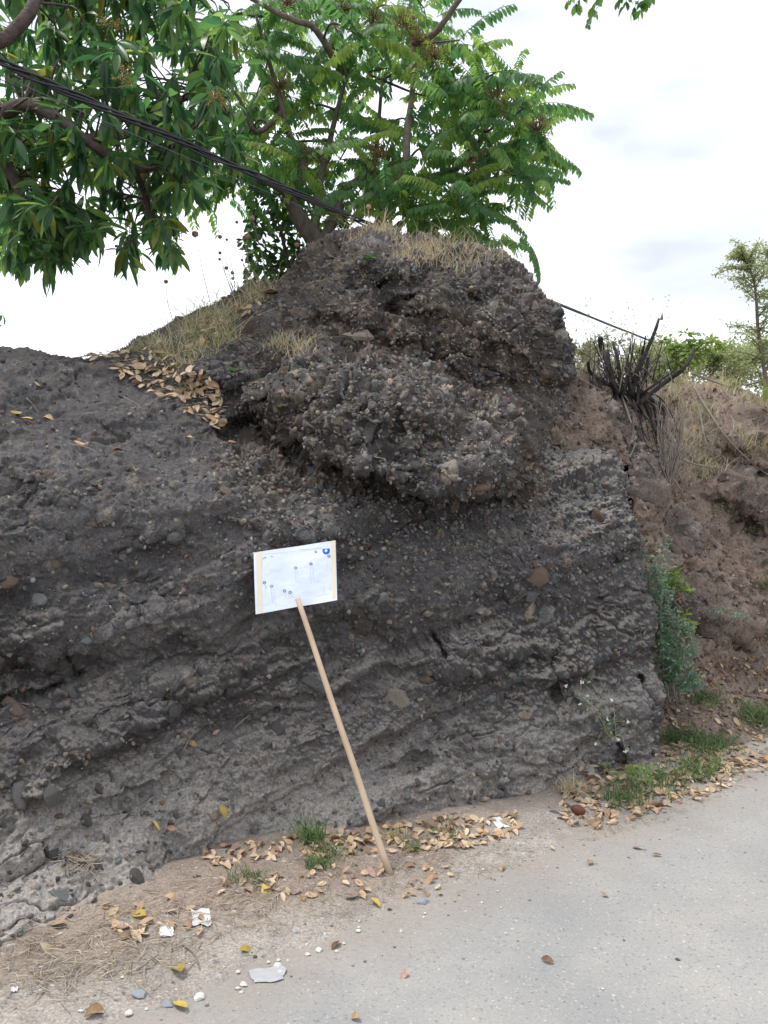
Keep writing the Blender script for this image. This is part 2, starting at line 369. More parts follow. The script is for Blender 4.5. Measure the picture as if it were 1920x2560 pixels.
SIL = [(-460, 905), (-250, 885), (-120, 872), (0, 866), (70, 870), (130, 884), (220, 897), (262, 888), (350, 845), (450, 795), (560, 738), (620, 716), (690, 692), (725, 655), (770, 615),
       (820, 592), (870, 573), (925, 563), (975, 566), (1010, 582), (1060, 590), (1120, 596), (1180, 606), (1230, 625), (1262, 640), (1305, 678), (1345, 716), (1378, 752), (1410, 800), (1432, 842),
       (1441, 885), (1436, 925), (1418, 960), (1402, 1000), (1412, 1050), (1420, 1095), (1475, 1112), (1530, 1145), (1570, 1186), (1592, 1290), (1618, 1420), (1634, 1560), (1646, 1700), (1652, 1800), (1640, 1905)]
BASE = [(1640, 1905), (1640, 2000), (1400, 2030), (1250, 2075), (1000, 2115), (800, 2150), (600, 2200), (300, 2310), (0, 2450), (-150, 2530), (-460, 2660)]
ROCK = [(-150, 2400, 2.48), (-460, 2540, 2.2), (0, 2330, 2.63), (300, 2205, 2.99), (600, 2110, 3.36), (800, 2070, 3.53), (1000, 2045, 3.65), (1250, 1995, 3.91), (1400, 1960, 4.10), (1640, 1900, 4.48),
        (0, 2080, 2.90), (-460, 2150, 2.5), (300, 1970, 3.22), (600, 1910, 3.50), (900, 1870, 3.74), (1200, 1820, 3.98), (1500, 1760, 4.36),
        (0, 1750, 3.12), (-460, 1750, 2.75), (300, 1650, 3.40), (600, 1620, 3.62), (900, 1600, 3.84), (1200, 1550, 4.12), (1500, 1500, 4.48), (1620, 1550, 4.72),
        (0, 1450, 3.2), (300, 1400, 3.43), (740, 1420, 3.76), (1000, 1380, 3.98), (1300, 1350, 4.27), (1550, 1350, 4.62),
        (-460, 1350, 2.95), (0, 1260, 3.28), (250, 1250, 3.48), (500, 1230, 3.70), (760, 1240, 3.92), (1000, 1270, 4.10), (1300, 1280, 4.36), (1550, 1230, 4.78),
        (0, 1150, 3.48), (-460, 1150, 3.2), (250, 1120, 3.74), (500, 1110, 4.02), (0, 1000, 3.86), (250, 1000, 4.12), (450, 1000, 4.32), (0, 900, 4.25), (-460, 940, 3.9), (200, 925, 4.45),
        (300, 905, 4.60), (450, 900, 4.48), (560, 850, 4.58), (620, 780, 4.82), (500, 800, 4.85), (700, 720, 5.02),
        (640, 1050, 4.32), (750, 950, 4.38), (850, 880, 4.46), (800, 750, 4.82), (1000, 750, 4.76), (1200, 800, 4.80), (1380, 850, 5.05), (900, 620, 5.02), (1100, 650, 4.98), (1250, 700, 5.04),
        (1150, 950, 4.62), (1380, 1050, 4.95), (1000, 900, 4.52), (1400, 1135, 4.78), (1500, 1175, 4.86)]
BULGE = [(585, 1010), (630, 945), (720, 912), (800, 898), (870, 862), (960, 868), (1080, 900), (1190, 955), (1290, 1030), (1340, 1090), (1352, 1150), (1335, 1205), (1270, 1250), (1180, 1250), (1060, 1232), (950, 1195), (860, 1165), (770, 1140), (700, 1105), (650, 1075)]
# rounded masses: cx, cy, rx, ry, angle, thickness
MASS = [(955, 640, 150, 75, -8, 0.16), (1080, 690, 190, 80, 14, 0.17), (820, 740, 130, 60, -20, 0.12), (930, 790, 170, 55, 10, 0.10), (1330, 800, 110, 150, 35, 0.16), (1210, 860, 150, 90, 30, 0.08),
        (520, 935, 110, 50, 20, 0.12), (690, 1000, 90, 75, 10, 0.12), (860, 980, 160, 120, 30, 0.14), (1050, 1010, 120, 110, 0, 0.12), (1230, 1120, 120, 110, 20, 0.15), (960, 1120, 160, 70, 12, 0.10),
        (1350, 1420, 160, 120, 10, 0.08), (1050, 1500, 220, 110, -10, 0.10), (430, 1560, 260, 80, -12, 0.09), (700, 1290, 170, 60, 10, 0.06), (140, 1560, 200, 110, -15, 0.10), (1480, 1770, 120, 60, -5, 0.09),
        (520, 1700, 200, 50, -16, 0.08), (250, 1850, 220, 60, -20, 0.08), (860, 1700, 180, 50, -14, 0.07), (1180, 1640, 200, 60, -8, 0.09), (120, 1960, 90, 55, -10, 0.08), (1540, 1520, 60, 160, 0, 0.06), (80, 1180, 160, 60, 10, 0.06), (350, 1060, 150, 40, 18, 0.05)]
# hollows
HOLE = [(640, 1095, 110, 55, 15, 0.20), (740, 1160, 90, 30, 20, 0.14), (100, 1690, 190, 48, -10, 0.20), (1060, 1890, 50, 26, -20, 0.14), (440, 1610, 60, 20, -20, 0.10), (1000, 745, 60, 22, -30, 0.14), (1310, 930, 130, 60, 40, 0.12),
        (1405, 790, 40, 25, 20, 0.12), (900, 700, 60, 25, -30, 0.08), (1400, 1770, 40, 110, 30, 0.08), (270, 1340, 220, 50, 8, 0.05), (330, 1990, 160, 26, -20, 0.09), (640, 1830, 150, 24, -16, 0.08), (1290, 1215, 70, 40, 0, 0.10)]
CRACK = [([(955, 800), (1000, 765), (1050, 722)], 6, 0.10), ([(1382, 1640), (1375, 1670), (1400, 1700), (1395, 1740)], 7, 0.12), ([(1080, 1590), (1110, 1630), (1145, 1690)], 5, 0.07), ([(840, 950), (800, 985), (780, 1040)], 6, 0.08),
         ([(1605, 1690), (1620, 1740), (1640, 1770)], 9, 0.12), ([(1510, 1830), (1540, 1880), (1560, 1930)], 8, 0.09), ([(180, 1640), (195, 1680), (130, 1725), (0, 1755)], 8, 0.12), ([(985, 1010), (1000, 1080), (960, 1140)], 6, 0.07), ([(1500, 1500), (1560, 1470), (1610, 1480)], 5, 0.05)]
def blob(px, py, b):
    cx, cy, rx, ry, a, T = b; c, s = math.cos(R(a)), math.sin(R(a)); u = ((px-cx)*c+(py-cy)*s)/rx; v = (-(px-cx)*s+(py-cy)*c)/ry
    q = np.clip(1-u*u-v*v, 0, 1)
    return T*q*(2-q)*np.sqrt(q+0.02)
def warped(px, py, seed, a=26, b=9):
    P = np.stack([px/130.0, py/130.0, px*0], -1).astype(np.float32)
    return px+a*fbm(P, 1, seed, 2)*1.6+b*fbm(P, 4, seed+3, 3)*1.6, py+a*fbm(P, 1, seed+7, 2)*1.6+b*fbm(P, 4, seed+11, 3)*1.6
def rock_depth(px, py):
    d = tps(ROCK)(px, py); wx, wy = warped(px, py, 61)
    ds = seg_dist(px, py, SIL)
    wid = 26+95*sstep(1500, 900, py)*sstep(150, 700, px); t = np.clip(ds/wid, 0, 1)
    d = d+(0.10+0.30*sstep(1500, 900, py)*sstep(150, 700, px))*(1-np.sqrt(1-(1-t)**2))
    ins = inside(wx, wy, BULGE); db = seg_dist(wx, wy, BULGE+BULGE[:1])
    w = 44+200*sstep(70, -60, wy-(1040+(wx-600)*0.20)); t = np.clip(db/w, 0, 1); t = np.where(w > 130, t*t*(3-2*t)*0.9+0.1*t, t)
    d = d-np.where(ins, 0.37*np.sqrt(1-(1-t)**2), 0)
    for b in MASS: d = d-blob(wx, wy, b)
    for b in HOLE: d = d+blob(wx, wy, b)*(0.6 if b[1] > 1300 else 1)
    for ln, w, a in CRACK: d = d+a*np.exp(-(seg_dist(px*0.5+wx*0.5, py*0.5+wy*0.5, ln)/w)**2)
    return d
def surface(x0, x1, y0, y1, step, depth, keep):
    xs = np.arange(max(x0, -20), min(x1, 1950)+step, step)
    if x0 < -20: xs = np.r_[np.arange(x0, -20, step*3), xs]
    if x1 > 1950: xs = np.r_[xs, np.arange(xs[-1]+step*3, x1, step*3)]
    ys = np.arange(y0, y1+step, step); PX, PY = np.meshgrid(xs, ys); sh = PX.shape
    px, py = PX.ravel(), PY.ravel(); Y = depth(px, py); m = keep(px, py)
    P = np.stack([(px-CX)/F*Y, Y, CAMH-(py-CY)/F*Y], -1)
    G = P.reshape(*sh, 3)
    gx = np.gradient(G, axis=1); gy = np.gradient(G, axis=0); n = np.cross(gx, gy)
    n /= np.linalg.norm(n, axis=-1, keepdims=True)+1e-12
    if n[sh[0]//2, sh[1]//2, 1] > 0: n = -n
    for _ in range(3):                                   # soften so that overhangs do not tear
        n[1:-1, 1:-1] = (n[1:-1, 1:-1]+n[:-2, 1:-1]+n[2:, 1:-1]+n[1:-1, :-2]+n[1:-1, 2:])/5
    n /= np.linalg.norm(n, axis=-1, keepdims=True)+1e-12
    return dict(px=px, py=py, P=P, n=n.reshape(-1, 3), m=m, sh=sh, xs=xs, y0=y0, step=step)
def skirt(V, Q, cols, offs):
    """close the surface backwards behind its outline"""
    e = np.concatenate([Q[:, [0, 1]], Q[:, [1, 2]], Q[:, [2, 3]], Q[:, [3, 0]]]); key = np.sort(e, 1)
    k = key[:, 0].astype(np.int64)*len(V)+key[:, 1]; _, idx, cnt = np.unique(k, return_index=True, return_counts=True)
    b = e[idx[cnt == 1]]; ids = np.unique(b); mp_ = -np.ones(len(V), np.int64); mp_[ids] = np.arange(len(ids))
    Vs, Fs, Cs = [V], [Q], [cols]; prev = ids; n0 = len(V)
    for o in offs:
        nv = V[ids]+np.array(o); cur = n0+np.arange(len(ids)); n0 += len(ids)
        a, c = mp_[b[:, 0]], mp_[b[:, 1]]
        Fs.append(np.stack([prev[c], prev[a], cur[a], cur[c]], 1)); Vs.append(nv); Cs.append(cols[ids]); prev = cur
    return np.concatenate(Vs), np.concatenate(Fs), np.concatenate(Cs)

STEP = 2.5
rk = surface(-460, 1665, 540, 2680, STEP, rock_depth, lambda x, y: inside(x, y, SIL+BASE[1:]))
def rock_displace(s):
    m = s['m']; P = s['P'][m].astype(np.float32); n = s['n'][m]; px, py = s['px'][m], s['py'][m]
    z = P[:, 2]
    up = sstep(1330, 1180, py)                               # upper mound vs lower face
    mound = sstep(450, 700, px)*up
    blk = sstep(1090, 1140, py)*sstep(1330, 1385, px); mound = mound*(1-blk)
    low = np.maximum(sstep(1.25, 0.7, z), 0.75*blk*sstep(1420, 1250, py))
    # lumps
    smo = 1-0.55*sstep(640, 420, px)*up                       # the left shoulder is worn smooth
    h = 0.055*fbm(P, 2.3, 100, 4)*(0.65+0.65*mound)
    rid = 1-np.abs(fbm(P, 4.5, 120, 4))*2.2; h += 0.045*(rid-0.55)*(0.3+0.95*mound)*smo
    # bedding ledges rising to the right, broken up
    warp = 0.10*fbm(P, 1.3, 140, 3)+0.060*fbm(P, 5.5, 150, 4)
    dip = 0.46-0.26*sstep(-0.2, 1.0, P[:, 0]); q = (z-dip*P[:, 0]+0.06*(P[:, 1]-3.5)+warp*0.8)
    h += 0.024*np.sin(q/0.50*6.2832+1.0)*(1-0.8*mound)*smo; side = 1-0.75*sstep(1480, 1600, px)
    for per, amp, sd in ((0.36, 0.082, 0.0), (0.145, 0.034, 0.37)):
        t = (q/per+sd) % 1.0; prof = np.where(t < 0.22, sstep(0, 0.22, t), 1-((t-0.22)/0.78)**0.8)
        msk = np.clip(0.35+1.7*fbm(P, 2.1, 160+int(per*100), 3), 0, 1)
        h += amp*(prof-0.5)*msk*(0.30+0.60*low)*(1-0.65*mound)*smo*side
    # broken angular blocks and cracks along the bedding
    B = np.stack([P[:, 0], P[:, 1], q*1.7], 1)+np.stack([fbm(P, 4, 170+i, 2) for i in range(3)], 1)*0.06
    bh, _, _ = clasts(B, 0.30, 0.62, 181, 0.50); ft = 1-0.6*sstep(0.40, 0.10, z); h += bh*(0.55-0.10*mound)*smo*ft
    bh, _, _ = clasts(B+3.1, 0.13, 0.60, 182, 0.50); h += bh*(0.7-0.25*mound)*smo*ft
    S = np.stack([P[:, 0]*0.55, P[:, 1], q*1.5], 1)
    cr = fbm(S, 4.2, 190, 4); h -= (0.034+0.03*mound)*np.exp(-(cr/0.035)**2)*np.clip(0.4+1.6*fbm(P, 1.9, 195, 2), 0, 1)
    hp = h+0.014*fbm(P, 11, 240, 3); sp_ = 0.030-0.008*mound; k_ = np.floor(hp/sp_); fr_ = hp/sp_-k_; wq = 0.65-0.35*mound; h = (1-wq)*h+wq*(k_+sstep(0.32, 0.68, fr_))*sp_     # breaks into small scarps
    bh, _, _ = clasts(B*np.array([1, 1, 1.3], np.float32)+7.7, 0.065, 0.62, 183, 0.55); h += bh*0.55
    cid = np.zeros((len(P), 3), np.float32); cm = np.zeros(len(P), bool); ch = np.zeros(len(P), np.float32)
    W = P+np.stack([fbm(P, 9, 200+i, 2) for i in range(3)], 1)*0.022
    calm = np.maximum(sstep(640, 420, px)*up, sstep(1250, 800, px)*(1-up)*0.8)      # compact, fine-grained ground left and centre
    dens = np.clip((0.74+0.7*fbm(P, 1.4, 210, 3)+0.18*mound)*(1-0.60*calm), 0.12, 1.0)
    for size, pres, sd, fl in ((0.17, 0.20, 301, 0.55), (0.085, 0.42, 302, 0.62), (0.046, 0.62, 303, 0.70), (0.027, 0.75, 304, 0.75)):
        hh, ii, mm = clasts(W+sd*0.13, size, pres, sd, fl); hh = hh*np.clip(dens*1.25, 0, 1); rep = mm & (hh > ch*0.8)
        ch = np.maximum(ch, hh); cid = np.where(rep[:, None], ii, cid); cm |= mm
    ch *= 1-0.45*sstep(0.4, 0.1, z)*sstep(900, 400, px); h += ch
    h += 0.009*fbm(P, 40, 220, 3)+0.013*(0.5-np.abs(fbm(P, 19, 230, 3))*1.6)*(1-0.45*calm)
    # small cavities left by lost stones
    cav, _, _ = clasts(W+5.7, 0.10, 0.22, 401, 1.0, ang=False); h -= cav*0.55*(0.4+0.8*mound)
    D = P+n*h[:, None]
    # ---- colours of matrix, stones and dust
    def mixc(c, d, w): return c*(1-w[:, None])+np.asarray(d)*w[:, None]
    f1 = fbm(P, 0.9, 500, 4); f2 = fbm(P, 3.1, 510, 4); f3 = fbm(P, 14, 520, 3)
    c = np.tile(np.array([0.090, 0.084, 0.084]), (len(P), 1)); c = mixc(c, (0.052, 0.049, 0.052), np.clip(0.45+1.3*f1+0.5*f2, 0, 1))
    c = mixc(c, (0.105, 0.080, 0.062), np.clip((0.10+1.2*f2+0.5*f3), 0, 1)*(0.15+0.60*mound))
    c = mixc(c, (0.13, 0.092, 0.062), np.clip(-0.25+1.7*fbm(P, 2.0, 530, 3), 0, 0.7)*mound)
    c = c*(1-mound*0.30)[:, None]; c = mixc(c, (0.072, 0.053, 0.041), mound*np.clip(0.35+1.0*fbm(P, 1.7, 535, 3), 0, 0.8))
    pal = np.array([[0.075, 0.071, 0.071], [0.105, 0.097, 0.092], [0.135, 0.123, 0.112], [0.060, 0.058, 0.062], [0.125, 0.092, 0.070], [0.165, 0.14, 0.118], [0.105, 0.112, 0.115], [0.20, 0.165, 0.13], [0.085, 0.066, 0.064], [0.145, 0.145, 0.14]])
    cc = pal[(cid[:, 0]*len(pal)).astype(int) % len(pal)]*(0.62+0.95*cid[:, 1:2]); cc = cc*(1+0.15*mound)[:, None]; cc = mixc(cc, c, np.clip(0.30+0.6*f2-0.12*mound, 0.05, 0.7))
    c = np.where(cm[:, None], cc*(1-0.4*calm[:, None])+c*0.4*calm[:, None], c)
    st = fbm(np.stack([P[:, 0]*0.4, P[:, 1]*0.4, q*3.2], 1), 1.6, 560, 3); c = c*(1+0.75*st*(1-0.7*mound))[:, None]     # ledge light and shade put into the colour, as bands along the bedding
    # dust lying on the ledges and over the foot
    G = np.zeros((s['m'].size, 3)); G[:] = s['P']; G[m] = D; G = G.reshape(*s['sh'], 3); nn = np.cross(np.gradient(G, axis=1), np.gradient(G, axis=0)); nn /= np.linalg.norm(nn, axis=-1, keepdims=True)+1e-12
    nn = nn.reshape(-1, 3)[m]; nn = np.where(((nn*n).sum(1) < 0)[:, None], -nn, nn)
    dust = sstep(0.30, 0.80, nn[:, 2]+0.25*f2+0.12*f3)*np.clip(0.06+0.85*low+0.6*f1, 0.06, 1)*(1-0.6*sstep(560, 300, px)*up)
    c = mixc(c, (0.265, 0.236, 0.210), dust*np.where(ch > 0.012, 0.45, 0.85))
    c = mixc(c, (0.345, 0.315, 0.285), sstep(0.55, 0.05, z+0.25*f2)*np.clip(0.55+1.0*f2+0.3*sstep(800, 300, px), 0, 1)*0.85)
    lich = np.clip(-0.75+2.2*fbm(P, 6, 540, 3), 0, 0.22)*mound; c = mixc(c, (0.19, 0.165, 0.11), lich)
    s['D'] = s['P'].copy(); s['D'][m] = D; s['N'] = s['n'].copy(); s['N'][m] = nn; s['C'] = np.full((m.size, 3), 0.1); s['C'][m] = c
rock_displace(rk)

M_rock = col_mat('conglomerate', bump=0.8, bscale=95, bdist=0.010)
outcrop = empty('rock_outcrop', at(760, 2060, 3.6)); tag(outcrop, 'dark pebbly rock outcrop rising beside the road, sign leaning on it', 'rock outcrop')
def region_mesh(s, sel, name, mat, parent, offs=None):
    sh = s['sh']; idx = np.arange(sh[0]*sh[1]).reshape(sh); q = np.stack([idx[:-1, :-1], idx[1:, :-1], idx[1:, 1:], idx[:-1, 1:]], -1).reshape(-1, 4)
    cx = s['px'][q].mean(1); cy = s['py'][q].mean(1)
    q = q[s['m'][q].all(1) & sel(cx, cy)]; u = np.unique(q); mpi = -np.ones(sh[0]*sh[1], np.int64); mpi[u] = np.arange(len(u))
    V, Q, C = s['D'][u], mpi[q], s['C'][u]
    if offs: V, Q, C = skirt(V, Q, C, offs)
    o = link(name, np_mesh(name, V, Q, mat, cols=C), parent); return o
def is_up(x, y): return (y < 1050+np.clip((x-560)*0.24, 0, 215)) & (x > 470+np.clip((y-900)*0.5, -60, 100)) & ~((x > 1352) & (y > 1100))
SK = [(0, 0.10, -0.015), (0, 0.35, -0.06), (0, 1.2, -0.20), (0, 4.0, -0.75), (0, 6.5, -4.0)]
def is_left(x, y): return (~is_up(x, y)) & (y < 1235-0.02*x) & (x < 760)
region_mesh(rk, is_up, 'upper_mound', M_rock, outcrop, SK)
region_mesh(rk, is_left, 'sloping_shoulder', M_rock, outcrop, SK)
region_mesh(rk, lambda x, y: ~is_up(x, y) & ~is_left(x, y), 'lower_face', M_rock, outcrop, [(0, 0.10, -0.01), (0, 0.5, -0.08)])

BANK = [(1650, 1950, 4.16), (1920, 1900, 4.48), (2300, 1840, 4.95), (1500, 1960, 4.12), (1650, 1800, 4.98), (1920, 1750, 5.35), (2300, 1700, 5.7), (1700, 1600, 5.35), (1920, 1550, 5.65), (1660, 1400, 5.35), (1800, 1400, 5.7), (1920, 1350, 5.9), (2300, 1350, 6.2),
        (1640, 1250, 5.35), (1760, 1250, 5.9), (1900, 1200, 6.2), (1500, 1100, 5.25), (1600, 1080, 5.7), (1750, 1080, 6.3), (1920, 1060, 6.5), (2300, 1100, 6.8), (1450, 990, 5.5), (1560, 990, 6.0), (1700, 1005, 6.7), (1920, 1000, 7.0), (1400, 940, 5.8), (1560, 1500, 5.2), (1560, 1800, 4.95)]
BSIL = [(1340, 880), (1430, 905), (1500, 935), (1560, 955), (1640, 985), (1720, 972), (1790, 962), (1850, 975), (1920, 1000), (2050, 1010), (2320, 1000)]
BMASS = [(1830, 1070, 100, 60, 5, 0.22), (1860, 1250, 110, 60, 20, 0.22), (1720, 1480, 90, 60, 25, 0.14), (1800, 1540, 80, 45, 10, 0.14), (1700, 1330, 60, 50, 40, 0.08), (1490, 1060, 60, 60, 30, 0.12), (1600, 1200, 60, 80, 20, 0.10)]
BHOLE = [(1850, 1180, 100, 30, 10, 0.18), (1640, 1090, 60, 90, 35, 0.14), (1790, 1620, 90, 22, 8, 0.10), (1880, 1340, 80, 30, 10, 0.14)]
def bank_depth(px, py):
    d = tps(BANK)(px, py); t = np.clip(seg_dist(px, py, BSIL)/50, 0, 1); d = d+0.25*(1-np.sqrt(1-(1-t)**2))
    wx, wy = warped(px, py, 83)
    for b in BMASS: d = d-blob(wx, wy, b)
    for b in BHOLE: d = d+blob(wx, wy, b)
    return d
bk = surface(1350, 2300, 870, 1960, 3.2, bank_depth, lambda x, y: inside(x, y, BSIL+[(2320, 1845), (1920, 1902), (1650, 1952), (1560, 1975), (1560, 1180), (1340, 1120)]))
def bank_displace(s):
    m = s['m']; P = s['P'][m].astype(np.float32); n = s['n'][m]; px, py = s['px'][m], s['py'][m]
    wx, wy = warped(px, py, 83); rocky = np.clip(sum(blob(wx, wy, (b[0], b[1], b[2]*1.15, b[3]*1.15, b[4], 1.0)) for b in BMASS), 0, 1)*np.clip(0.6+1.2*fbm(P, 3, 700, 3), 0, 1)
    foot = sstep(0.55, 0.12, P[:, 2])
    h = (0.13*fbm(P, 2.4, 600, 5, 0.6)+0.07*(1-2*np.abs(fbm(P, 6, 610, 4)))+0.03*fbm(P, 22, 615, 3))*(1-0.75*foot)
    cid = np.zeros((len(P), 3), np.float32); cm = np.zeros(len(P), bool); ch = np.zeros(len(P), np.float32)
    W = P+np.stack([fbm(P, 9, 620+i, 2) for i in range(3)], 1)*0.02
    for size, pres, sd, fl in ((0.15, 0.30, 631, 0.55), (0.07, 0.40, 632, 0.65), (0.036, 0.55, 633, 0.7)):
        hh, ii, mm = clasts(W, size, pres, sd, fl); mm &= hh > 0.003; rep = mm & (hh > ch); ch = np.maximum(ch, hh*(0.55+0.45*rocky)*(1-0.5*foot)); cid = np.where(rep[:, None], ii, cid); cm |= mm
    D = P+n*(h+ch)[:, None]; D[:, 2] -= sstep(0.16, 0.02, P[:, 2])*0.13
    f1 = fbm(P, 1.1, 640, 4)[:, None]; f2 = fbm(P, 5, 650, 4)[:, None]
    c = np.array([0.195, 0.145, 0.115])*(1+0.5*f1)+np.array([0.05, 0.038, 0.031])*f2
    rc = np.array([0.085, 0.072, 0.066])*(1+0.5*f2); c = c*(1-rocky[:, None])+rc*rocky[:, None]
    g = (0.09+0.12*cid[:, :1])*np.array([1.05, 0.92, 0.85])*(0.8+0.4*cid[:, 1:2]); c = np.where(cm[:, None], 0.45*c+0.55*g, c)
    w = sstep(0.45, 0.1, P[:, 2])[:, None]*0.7; c = c*(1-w)+np.array([0.215, 0.165, 0.13])*(1+0.4*f2)*w
    s['D'] = s['P'].copy(); s['D'][m] = D; s['N'] = s['n']; s['C'] = np.full((m.size, 3), 0.1); s['C'][m] = np.clip(c, 0.02, 0.5)
bank_displace(bk)
M_bank = col_mat('bank_soil', bump=0.7, bscale=60, bdist=0.01)
bank = region_mesh(bk, lambda x, y: x > -1e9, 'earth_bank', M_bank, None, [(0, 0.15, -0.02), (0.05, 0.6, -0.08), (0.1, 3, -0.25), (0.1, 14, -0.6), (0.1, 60, -3)]); tag(bank, kind='structure')

# ---- picking points on what has been built
def look(s, px, py):
    i = int(round((py-s['y0'])/s['step'])); j = int(np.searchsorted(s['xs'], px))
    if not (0 <= i < s['sh'][0] and 0 <= j < s['sh'][1]): return None
    k = i*s['sh'][1]+j
    if not s['m'][k]: return None
    return Vector(s['D'][k]), Vector(s['N'][k])
def on_ground(px, py):
    Y = 3.5
    if py <= CY+60: return None
    for _ in range(6):
        x = (px-CX)/F*Y; Y = (CAMH-max(verge_z1(x, Y), 0.0))*F/(py-CY)
        if Y > 60: return None
    x = (px-CX)/F*Y
    return Vector((x, Y, max(verge_z1(x, Y), 0.001))), Vector((0, 0, 1))
def pick(px, py):
    q = look(rk, px, py)
    if q and py < 1860: return q
    c = [q for q in (q, look(bk, px, py)) if q and (py < 1500 or q[0].z > verge_z1(q[0].x, q[0].y)-0.004)]
    q = on_ground(px, py)
    if q: c.append(q)
    return min(c, key=lambda q: q[0].y) if c else (at(px, py, 5), Vector((0, 0, 1)))
def smooth_normal(px, py, r=10):
    n = Vector()
    for dx, dy in ((0, 0), (r, 0), (-r, 0), (0, r), (0, -r), (r/2, r/2), (-r/2, -r/2)): n += pick(px+dx, py+dy)[1]
    return n.normalized()

# ------------------------------------------------------------------ stones in the rock
def stone_mesh(name, seed, flat=0.7, cuts=6, sub=2):
    import bmesh
    r_ = random.Random(seed); bm = bmesh.new(); bmesh.ops.create_icosphere(bm, subdivisions=sub, radius=1.0)
    ax = Vector((r_.uniform(0.75, 1.25), r_.uniform(0.7, 1.1), flat))
    pl = [(Vector((r_.gauss(0, 1), r_.gauss(0, 1), r_.gauss(0, 1))).normalized(), r_.uniform(0.45, 0.8)) for _ in range(cuts)]
    for v in bm.verts:
        p = v.co.copy()
        for nrm, d in pl:
            e = p.dot(nrm)-d
            if e > 0: p -= nrm*e*0.97
        p *= 1+r_.uniform(-0.09, 0.09); v.co = Vector((p.x*ax.x, p.y*ax.y, p.z*ax.z))
    me = bpy.data.meshes.new(name); bm.to_mesh(me); bm.free(); return me
STM = [noise_mat('stone_grey', [(0.3, (0.075, 0.071, 0.07)), (0.7, (0.135, 0.125, 0.118))], 14, bump=0.5, rnd=True), noise_mat('stone_brown', [(0.3, (0.105, 0.076, 0.058)), (0.7, (0.165, 0.122, 0.095))], 14, bump=0.5, rnd=True),
       noise_mat('stone_blue', [(0.3, (0.088, 0.092, 0.093)), (0.7, (0.15, 0.152, 0.148))], 14, bump=0.5, rnd=True), noise_mat('stone_tan', [(0.3, (0.14, 0.118, 0.098)), (0.7, (0.22, 0.19, 0.16))], 14, bump=0.5, rnd=True),
       noise_mat('stone_pink', [(0.3, (0.125, 0.095, 0.082)), (0.7, (0.19, 0.145, 0.122))], 14, bump=0.5, rnd=True), noise_mat('stone_dark', [(0.3, (0.055, 0.052, 0.053)), (0.7, (0.10, 0.094, 0.092))], 14, bump=0.5, rnd=True)]
stone_meshes = []
for i in range(10):
    me = stone_mesh('stone', 40+i, 0.62, 8+i % 4); me.materials.append(STM[0]); stone_meshes.append(me)
def put_stone(px, py, wpx, m, hpx=None, sink=0.62, parent=outcrop, name='stone', me=None):
    p, nrm = pick(px, py); n = smooth_normal(px, py); sc_ = wpx/F*p.y/2
    o = bpy.data.objects.new(name, me or rng.choice(stone_meshes)); col.objects.link(o)
    o.material_slots[0].link = 'OBJECT'; o.material_slots[0].material = STM[m] if isinstance(m, int) else m
    z = n; x = Vector((1, 0, -0.15)); x = (x-z*x.dot(z)).normalized(); y = z.cross(x); hs = (hpx or wpx*0.75)/F*p.y/2
    o.matrix_world = Matrix.Identity(4)
    M = Matrix((x, y, z)).transposed() @ Matrix.Rotation(rng.uniform(-0.5, 0.5), 3, 'Z')
    loc = p+z*(min(sc_, hs)*0.55*(1-2*sink)); o.rotation_mode = 'QUATERNION'; o.rotation_quaternion = M.to_quaternion(); o.scale = (sc_, hs*1.1, min(sc_, hs)*1.05)
    if parent: o.parent = parent; o.location = loc-Vector(parent.location)
    else: o.location = loc
    return o
